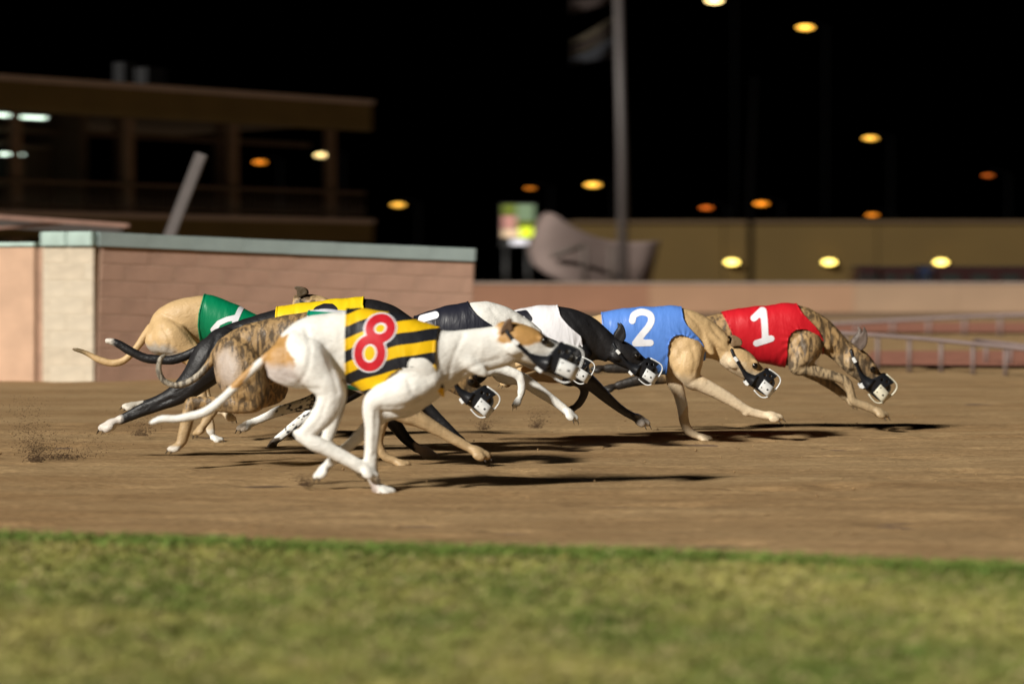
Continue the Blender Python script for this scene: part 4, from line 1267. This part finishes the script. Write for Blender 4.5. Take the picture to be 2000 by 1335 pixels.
# ================= dog 6 : black, yellow jacket
d = Dog(11.25, 620)
st6 = [((398, 664), (405, 688), .03), ((415, 646), (440, 715), .07), ((450, 631), (478, 712), .085), ((500, 615), (520, 703), .08), ((550, 601), (560, 703), .083),
       ((610, 592), (612, 715), .095), ((660, 586), (660, 732), .105), ((708, 583), (702, 742), .10), ((745, 588), (738, 732), .085), ((775, 600), (764, 712), .068),
       ((800, 616), (785, 702), .055), ((830, 637), (812, 702), .05)]
d.add(*d.rings(d.torso_rings(st6, 60, 28)))
d.head((832, 668), (926, 708), 1.05, ear=(170, .22))
d.tube([(446, 662, 30, -.06), (420, 700, 42, -.085), (388, 738, 31, -.09), (352, 768, 21, -.085), (312, 787, 15, -.08), (280, 800, 13, -.08), (256, 811, 10.5, -.08), (236, 820, 9.5, -.08)], flat=.75)
d.paw(223, 825, 158, -.08, .06)
d.lump(412, 700, 30, 50, 38, -.07, .05)
d.tube([(446, 662, 30, .05), (415, 705, 38, .07), (370, 750, 24, .07), (320, 778, 14, .07), (285, 790, 10.5, .07), (262, 793, 9, .07)], flat=.75)
d.paw(254, 793, 175, .07, .046)
d.lump(735, 690, 40, 38, 50, -.06, .05)
d.tube([(745, 700, 30, -.06), (742, 755, 28, -.075), (752, 790, 20, -.075), (770, 822, 15, -.07), (790, 850, 11.5, -.065), (806, 866, 9.5, -.065), (818, 874, 10, -.065)], flat=.85)
d.paw(834, 881, 30, -.065, .066, claws=False)
d.tube([(760, 700, 28, .06), (790, 752, 22, .07), (822, 786, 14, .07), (850, 813, 10.5, .07), (880, 843, 9, .07), (902, 864, 9, .07)], flat=.85)
d.paw(914, 872, 28, .07, .048)
d.tube([(412, 668, 14, 0), (396, 678, 10.5, 0), (372, 690, 9.5, 0), (339, 702, 9.5, 0), (310, 702, 9, 0), (282, 698, 9, 0), (252, 684, 8.5, 0), (229, 670, 8, 0), (208, 665, 5.5, 0)], n=44)
d.groove([(430, 640), (418, 690), (390, 735), (350, 766)], [(400, 725), (360, 768), (300, 790), (262, 806)], [(340, 776), (300, 798)], [(470, 640), (462, 690)], w=4, dep=.005)
def coat6(q, sd, nz, V):
    c = np.tile(BLACK, (len(q), 1))
    c = blend(c, 244 - q[:, 0] + nz - 50 * (q[:, 1] < 740) , (.66, .6, .54), 5)
    c = blend(c, np.minimum(222 - q[:, 0], 740 - q[:, 1]) + nz, (.62, .57, .5), 8)
    c = blend(c, np.minimum(np.minimum(q[:, 0] - 812, q[:, 1] - 864), 880 - q[:, 0]) + nz, (.68, .55, .48), 4)
    c = blend(c, np.where((sd > .03) & (q[:, 1] > 770) & (q[:, 0] < 276), 1.0, -9), (.66, .6, .5), 5)
    return c
d.earcol = tuple(BLACK)
d.build(coat6, zero, 'black greyhound with white tail tip and hind paw stretched far back, yellow jacket')
hole6 = [(690, 830), (690, 720), (715, 690), (745, 690), (760, 715), (760, 830)]
d.jacket(st6, [(541, 540), (711, 540), (711, 594), (714, 606), (735, 650), (760, 690), (760, 830), (560, 830), (543, 700), (540, 610)], hole6, C_YEL, .007)
d.print_on('number', strokes([[(656, 604), (650, 599), (636, 598.5), (622, 604), (612, 618), (608, 640)], ring_pts(632, 645, 22, 20)], 6), M['btext'])
d.muzzle('wht')

# ================= dog 5 : white with black jacket
d = Dog(11.75, 900)
st5 = [((735, 680), (740, 700), .03), ((752, 655), (770, 722), .07), ((785, 632), (800, 712), .082), ((820, 617), (835, 702), .08), ((865, 602), (870, 712), .09),
       ((910, 592), (905, 728), .10), ((945, 588), (940, 736), .10), ((975, 594), (966, 728), .088), ((1000, 604), (988, 712), .07), ((1022, 617), (1006, 702), .055),
       ((1042, 631), (1024, 696), .05), ((1060, 646), (1040, 700), .046)]
d.add(*d.rings(d.torso_rings(st5, 60, 28)))
d.head((1056, 676), (1150, 722), 1.1, ear=(222, .13))
d.tube([(765, 668, 28, -.06), (735, 705, 36, -.08), (690, 742, 26, -.085), (650, 765, 19, -.08), (606, 785, 14, -.08), (566, 796, 11, -.08), (545, 802, 10.5, -.08), (520, 813, 8.5, -.08), (496, 823, 8, -.08)], flat=.75)
d.paw(487, 827, 158, -.08, .054)
d.tube([(765, 668, 28, .05), (735, 712, 34, .07), (690, 755, 24, .08), (650, 784, 16, .08), (608, 806, 11, .08), (580, 826, 9.5, .08), (553, 848, 8.5, .08), (538, 860, 8, .08)], flat=.75)
d.paw(531, 866, 132, .08, .046)
d.lump(950, 685, 36, 38, 50, -.055, .05)
d.tube([(968, 690, 28, -.06), (952, 716, 20, -.08), (972, 718, 12, -.085), (994, 724, 10.5, -.085), (1014, 733, 9.5, -.085), (1019, 750, 8.5, -.085), (1018, 768, 8, -.085)], flat=.85)
d.paw(1012, 780, 130, -.085, .042)
d.tube([(968, 690, 26, .05), (980, 728, 20, .06), (1020, 742, 14, .06), (1058, 767, 11.5, .06), (1088, 788, 9, .06), (1104, 800, 8.5, .06)], flat=.85)
d.paw(1112, 807, 38, .06, .055)
d.tube([(745, 682, 12, .0), (728, 700, 9, .02), (705, 722, 8, .03), (680, 735, 7, .03), (640, 742, 6, .03)], n=30)
d.groove([(960, 604), (985, 640), (1000, 680)], [(1000, 620), (1022, 660)], [(620, 782), (560, 800)])
def coat5(q, sd, nz, V):
    c = np.tile(WHITE * 1.04, (len(q), 1))
    c = blend(c, np.minimum(915 - q[:, 0], q[:, 0] - 640) + nz * 2, BLACK, 6)
    sp = vnoise(V * [95, 60, 130])
    c = blend(c, np.where((q[:, 0] < 645) & (sp * 8 > 3.6 - (q[:, 0] - 565) * .09), 3, -9) + nz * .5, (.03, .03, .035), 3)
    c = blend(c, np.where(q[:, 0] < 486, 2., -9.), (.5, .42, .33), 4)
    c = blend(c, np.where((q[:, 0] < 545) & (q[:, 1] > 856), 2., -9.), (.12, .09, .065), 4)
    c = blend(c, poly_sd(q, [(1020, 700), (1090, 700), (1090, 640), (1075, 640), (1040, 690)]) , (.05, .05, .055), 8)
    return c
d.earcol = tuple(WHITE * .7)
d.build(coat5, zero, 'white necked greyhound in black jacket behind the white dog head')
d.jacket(st5, [(808, 540), (914, 540), (915, 592), (920, 600), (930, 612), (945, 624), (964, 636), (985, 660), (985, 800), (830, 800), (812, 700), (808, 625)],
         [(935, 800), (932, 712), (950, 690), (970, 690), (982, 712), (982, 800)], C_BLACK, .007)
d.print_on('number', strokes([[(851, 615), (825, 622), (820, 650), (850, 650), (856, 672), (838, 690), (818, 685)]], 7.2), M['ntext'])
d.muzzle('wht')

# ================= dog 4 : fawn, green jacket (last of the field)
d = Dog(12.4, 440)
st4 = [((287, 645), (294, 668), .03), ((302, 611), (325, 690), .07), ((336, 588), (355, 680), .085), ((382, 578), (388, 668), .082), ((417, 580), (414, 672), .085),
       ((452, 593), (442, 690), .095), ((490, 612), (476, 708), .10), ((520, 622), (510, 708), .09), ((545, 620), (541, 692), .07), ((562, 607), (566, 670), .055),
       ((578, 590), (588, 645), .05), ((590, 580), (604, 632), .045)]
d.add(*d.rings(d.torso_rings(st4, 60, 28)))
d.head((586, 594), (684, 606), 1.12, ear=(118, .24))
d.tube([(322, 640, 28, -.06), (338, 660, 36, -.085), (365, 680, 27, -.09), (384, 698, 20, -.09), (392, 735, 14, -.085), (398, 772, 11, -.08), (403, 792, 10, -.08), (412, 822, 10, -.075), (416, 842, 9, -.07)], flat=.75)
d.paw(424, 854, 10, -.07, .042)
d.lump(318, 668, 32, 26, 20, -.07, .045)
d.tube([(322, 640, 28, .05), (365, 685, 28, .07), (388, 710, 17, .08), (395, 760, 11, .08), (404, 786, 9.5, .08), (428, 804, 9, .08)], flat=.75)
d.paw(442, 812, 30, .08, .046)
d.tube([(505, 660, 30, -.05), (498, 705, 22, -.07), (506, 742, 13, -.07), (500, 772, 9, -.07), (484, 786, 8, -.07)], flat=.85); d.paw(476, 792, 150, -.07, .042)
d.tube([(505, 660, 28, .05), (500, 705, 20, .07), (490, 742, 12, .07), (484, 768, 9, .07), (470, 780, 8, .07)], flat=.85); d.paw(463, 786, 150, .07, .042)
d.tube([(296, 642, 12, 0), (286, 652, 8.5, 0), (266, 680, 7, 0), (243, 703, 7, 0), (217, 709, 7.5, 0), (191, 701, 6.5, 0), (166, 688, 5, 0), (142, 681, 3, 0)], n=40)
d.groove([(310, 608), (345, 625), (372, 650), (386, 672)], [(296, 690), (325, 693), (350, 690)], [(325, 640), (340, 662), (338, 684)], w=4, dep=.006)
def coat4(q, sd, nz, V):
    c = np.tile(FAWN * .97, (len(q), 1))
    c = blend(c, poly_sd(q, [(284, 672), (330, 672), (360, 690), (330, 705), (290, 695)]) + nz, (.42, .38, .33), 12)
    c = blend(c, q[:, 1] - 770 + nz, PALE, 20)
    c = blend(c, q[:, 1] - 838 + nz, WHITE * .95, 6)
    c = blend(c, 170 - q[:, 0], (.16, .11, .05), 24)
    c = blend(c, np.minimum(632 - q[:, 0], q[:, 0] - 560) * .4 - 2 + nz * 2 - np.where(q[:, 1] > 640, 50, 0) - np.where(q[:, 1] > 582, 6, 0), (.13, .085, .045), 6)
    return c
d.earcol = (.10, .07, .04)
d.build(coat4, zero, 'fawn greyhound hunched in green jacket, last at the left')
d.jacket(st4, [(402, 540), (545, 540), (528, 640), (540, 800), (400, 800), (392, 660), (390, 636), (392, 611), (398, 585)], [(480, 800), (478, 690), (500, 668), (522, 680), (530, 800)], C_GREEN, .007)
d.print_on('number', strokes([[(420, 643), (432, 630), (448, 623), (466, 619)], [(472, 603), (462, 632), (455, 662)], [(420, 643), (475, 650)]], 5), M['ntext'])
d.muzzle('wht')

# ================= dog 3 : black, white jacket
d = Dog(12.1, 1080)
st3 = [((905, 672), (910, 693), .03), ((922, 646), (940, 712), .07), ((950, 629), (968, 705), .082), ((985, 615), (998, 702), .08), ((1030, 603), (1034, 716), .088),
       ((1072, 598), (1068, 730), .10), ((1108, 600), (1104, 742), .10), ((1134, 608), (1130, 734), .088), ((1154, 617), (1149, 714), .068), ((1170, 628), (1160, 704), .056),
       ((1186, 642), (1174, 704), .05), ((1200, 656), (1184, 708), .046)]
d.add(*d.rings(d.torso_rings(st3, 60, 28)))
d.head((1192, 676), (1282, 725), 1.12, ear=(84, .30))
d.tube([(935, 670, 28, -.06), (928, 715, 32, -.08), (905, 735, 22, -.085), (870, 738, 13, -.08), (845, 742, 10, -.08)], flat=.75); d.paw(826, 746, 170, -.08, .046)
d.tube([(935, 670, 28, .05), (925, 712, 30, .07), (900, 728, 18, .08), (865, 728, 11, .08), (840, 728, 9, .08)], flat=.75); d.paw(824, 728, 180, .08, .046)
d.lump(1118, 690, 36, 36, 50, -.055, .05)
d.tube([(1128, 690, 28, -.06), (1126, 728, 22, -.08), (1152, 746, 15.5, -.08), (1182, 773, 11.5, -.075), (1211, 797, 8.5, -.07), (1234, 811, 8, -.07)], flat=.85)
d.paw(1246, 816, 26, -.07, .06)
d.tube([(1120, 690, 26, .05), (1104, 734, 18, .06), (1128, 744, 12, .06), (1142, 760, 9.5, .06), (1137, 780, 8, .06), (1128, 793, 7.5, .06)], flat=.85)
d.paw(1118, 799, 160, .06, .042)
d.tube([(912, 680, 12, 0), (895, 695, 9, .02), (870, 706, 8, .03), (830, 708, 7, .03)], n=24)
d.groove([(1110, 612), (1136, 645), (1150, 680)], [(1150, 625), (1172, 662), (1184, 690)], [(1160, 752), (1205, 792)], [(1196, 690), (1222, 706)])
def coat3(q, sd, nz, V):
    c = np.tile(BLACK * 1.05, (len(q), 1))
    c = blend(c, np.minimum(q[:, 1] - 735, q[:, 0] - 1100) + nz, (.055, .05, .055), 24)
    c = blend(c, np.minimum(q[:, 0] - 1242, q[:, 1] - 804) + nz, (.42, .37, .32), 6)
    return c
d.earcol = tuple(BLACK * 1.1)
d.build(coat3, zero, 'black greyhound in white jacket, its muzzle in front of the blue jacket')
d.jacket(st3, [(988, 540), (1090, 540), (1090, 600), (1094, 616), (1102, 627), (1112, 638), (1124, 648), (1134, 656), (1140, 690), (1140, 800), (1000, 800), (988, 700), (986, 625)],
         [(1098, 800), (1098, 705), (1114, 680), (1130, 680), (1136, 700), (1136, 800)], C_WHITE, .007)
d.print_on('number', strokes([[(1008, 622), (1012, 613), (1026, 611), (1034, 622), (1026, 634), (1014, 637), (1028, 640), (1038, 652), (1028, 668), (1012, 666)]], 5.5), M['btext'])
d.muzzle('wht')

# ================= dog 2 : fawn, blue jacket
d = Dog(12.5, 1280)
st2 = [((1085, 668), (1091, 690), .03), ((1100, 642), (1115, 708), .07), ((1130, 625), (1150, 702), .08), ((1170, 614), (1185, 698), .08), ((1220, 605), (1225, 708), .09),
       ((1270, 601), (1265, 722), .10), ((1315, 600), (1308, 730), .103), ((1345, 604), (1342, 722), .09), ((1366, 612), (1362, 706), .072), ((1388, 624), (1378, 700), .057),
       ((1408, 640), (1396, 702), .05), ((1424, 656), (1410, 710), .047)]
d.add(*d.rings(d.torso_rings(st2, 60, 28)))
d.head((1421, 688), (1511, 749), 1.14, ear=(128, .22))
d.tube([(1112, 665, 28, -.06), (1102, 712, 32, -.08), (1085, 728, 20, -.085), (1050, 732, 12, -.08), (1022, 738, 10, -.08), (1002, 742, 8, -.08)], flat=.75); d.paw(994, 745, 170, -.08, .046)
d.tube([(1112, 665, 28, .05), (1100, 708, 30, .07), (1078, 722, 18, .08), (1045, 722, 11, .08), (1015, 726, 9, .08)], flat=.75); d.paw(1000, 728, 175, .08, .046)
d.lump(1338, 686, 38, 34, 62, -.065, .05); d.lump(1328, 694, 24, 34, 0, -.068, .045); d.lump(1335, 712, 26, 34, -8, -.075, .045)
d.tube([(1352, 680, 24, -.06), (1342, 712, 28, -.078), (1350, 742, 18, -.082), (1366, 748, 15.5, -.08), (1412, 772, 12.5, -.075), (1456, 799, 9.5, -.07), (1484, 808, 8.5, -.07), (1496, 810, 9, -.07)], flat=.85)
d.paw(1503, 810, 10, -.07, .06)
d.tube([(1340, 690, 24, .05), (1318, 735, 18, .065), (1327, 765, 12.5, .06), (1335, 798, 11, .055), (1338, 825, 10, .05), (1347, 842, 9, .05), (1362, 851, 8, .05)], flat=.85)
d.paw(1374, 855, 8, .05, .05)
d.lump(1455, 804, 9, 8, 25, -.07, .018); d.lump(1392, 660, 44, 10, 38, -.045, .016); d.lump(1378, 668, 30, 10, 62, -.055, .016)
d.tube([(1092, 676, 12, 0), (1076, 690, 9, .02), (1050, 704, 8, .03), (1010, 712, 7, .03)], n=24)
d.groove([(1342, 612), (1366, 640), (1376, 676)], [(1386, 636), (1408, 664), (1424, 684)], [(1318, 670), (1328, 692), (1322, 722)], [(1346, 668), (1354, 700), (1350, 725)], [(1342, 748), (1358, 738), (1372, 730)], [(1380, 748), (1420, 772), (1456, 796)], [(1424, 722), (1440, 730), (1456, 738)], [(1470, 802), (1494, 808)], w=3.6)
def coat2(q, sd, nz, V):
    c = np.tile(FAWN, (len(q), 1))
    c = blend(c, np.minimum(q[:, 1] - 735, q[:, 0] - 1300) + nz, PALE, 24)
    c = blend(c, np.where(sd > 0, q[:, 1] - 775, -20) + nz, WHITE, 8)
    hd = (V - d.ho) @ d.ha / d.hl; hu = (V - d.ho) @ d.hu / d.hl
    c = blend(c, np.where((hd > -.05) & (hd < .8), -.02 - hu, -9) * 60 + nz, PALE, 10)
    c = blend(c, 9 - np.hypot(q[:, 0] - 1436, q[:, 1] - 668) * .8 + nz * 2.2, (.06, .045, .03), 6)
    return c
d.earcol = (.22, .14, .075)
d.build(coat2, zero, 'fawn greyhound in blue jacket number 2, one forepaw stretched forward')
hole2 = [(1300, 800), (1303, 690), (1304, 672), (1309, 661), (1317, 655), (1330, 654), (1343, 658), (1356, 666), (1368, 677), (1372, 690), (1372, 800)]
d.jacket(st2, [(1174, 540), (1332, 540), (1331, 604), (1333, 622), (1338, 633), (1346, 642), (1354, 650), (1362, 658), (1370, 669), (1377, 682), (1378, 800), (1190, 800), (1178, 690), (1174, 615)], hole2, C_BLUE, .007)
d.print_on('number', strokes([catmull([(1233, 626), (1237, 615), (1252, 609), (1267, 614), (1270, 625), (1264, 638), (1252, 652), (1239, 669)], 30), [(1239, 669), (1268, 668)]], 6.4), M['ntext'])
d.muzzle('wht')

# ================= dog 1 : brindle, red jacket (leader)
d = Dog(13.2, 1500)
st1 = [((1312, 665), (1318, 688), .03), ((1328, 640), (1344, 704), .07), ((1360, 623), (1377, 698), .08), ((1400, 613), (1414, 692), .08), ((1450, 604), (1454, 698), .09),
       ((1500, 598), (1496, 708), .10), ((1545, 594), (1538, 714), .102), ((1575, 600), (1570, 704), .09), ((1598, 611), (1592, 690), .072), ((1618, 624), (1608, 690), .057),
       ((1638, 643), (1626, 702), .05), ((1655, 664), (1640, 714), .046)]
d.add(*d.rings(d.torso_rings(st1, 60, 28)))
d.head((1652, 688), (1737, 761), 1.14, ear=(86, .34))
d.tube([(1342, 662, 28, -.06), (1326, 706, 30, -.08), (1300, 728, 20, -.085), (1258, 738, 13, -.08), (1225, 746, 10, -.08), (1204, 752, 8.5, -.08)], flat=.75); d.paw(1193, 755, 168, -.08, .048)
d.tube([(1342, 662, 28, .05), (1320, 700, 28, .07), (1288, 716, 18, .08), (1240, 720, 11, .08), (1205, 720, 10, .08), (1184, 720, 9, .08)], flat=.75); d.paw(1172, 720, 178, .08, .048)
d.lump(1570, 674, 36, 34, 60, -.065, .05); d.lump(1556, 680, 22, 32, 0, -.068, .045); d.lump(1560, 696, 24, 30, -14, -.075, .045)
d.tube([(1584, 672, 22, -.06), (1564, 695, 26, -.078), (1552, 716, 16, -.082), (1570, 719, 14, -.08), (1600, 727, 11.5, -.078), (1632, 736, 10, -.075), (1650, 745, 9.5, -.07), (1658, 765, 8.5, -.07), (1664, 782, 8.5, -.07), (1688, 792, 8.5, -.07), (1704, 799, 8, -.07)], flat=.85)
d.paw(1712, 802, 24, -.07, .058)
d.tube([(1580, 680, 22, .05), (1574, 716, 16, .065), (1604, 738, 11, .06), (1636, 760, 9, .055), (1654, 776, 8, .05)], flat=.85)
d.paw(1663, 783, 40, .05, .046)
d.lump(1647, 744, 10, 9, 20, -.07, .019); d.lump(1622, 662, 44, 9, 44, -.045, .014); d.lump(1604, 655, 34, 9, 62, -.056, .014)
d.tube([(1318, 675, 12, 0), (1302, 690, 9, .02), (1276, 704, 8, .03), (1235, 706, 7, .03)], n=24)
d.groove([(1562, 604), (1590, 634), (1606, 662)], [(1600, 618), (1628, 652), (1648, 684)], [(1556, 655), (1564, 690)], [(1582, 658), (1576, 698)], [(1554, 727), (1572, 708)], [(1578, 716), (1612, 727), (1642, 738)], [(1652, 712), (1668, 728)], w=3.6)
def coat1(q, sd, nz, V):
    c = np.tile(BR * 1.06, (len(q), 1))
    c = blend(c, np.minimum(q[:, 1] - 700, q[:, 0] - 1530) + nz, (.45, .33, .19), 24)
    c = blend(c, np.minimum(1290 - q[:, 0], q[:, 1] - 700) + nz, (.02, .017, .014), 20)  # stretched-back hind legs: their shade is painted into the coat as near black
    hd = (V - d.ho) @ d.ha / d.hl; hu = (V - d.ho) @ d.hu / d.hl
    c = blend(c, np.where((hd > .3) & (hd < .9), hu + .02, -9) * 20 + nz, (.22, .13, .06), 12)
    return c
def br1(q, sd, nz, V):
    return .82 * np.clip((790 - q[:, 1]) / 60, .25, 1)
d.earcol = (.16, .12, .10)
d.build(coat1, br1, 'brindle greyhound in red jacket number 1, leading at the right')
hole1 = [(1528, 800), (1535, 690), (1534, 672), (1536, 660), (1541, 651), (1549, 645), (1562, 642), (1576, 645), (1588, 653), (1600, 666), (1606, 685), (1606, 800)]
d.jacket(st1, [(1408, 540), (1556, 540), (1556, 595), (1560, 604), (1566, 614), (1577, 625), (1589, 637), (1598, 649), (1606, 664), (1612, 800), (1450, 800), (1440, 690), (1426, 648), (1409, 612)], hole1, C_RED, .007)
d.print_on('number', strokes([[(1469, 621), (1486, 606), (1488, 606), (1491, 664)], [(1474, 669), (1502, 660)]], 6.3), M['ntext'])
d.muzzle('cream')
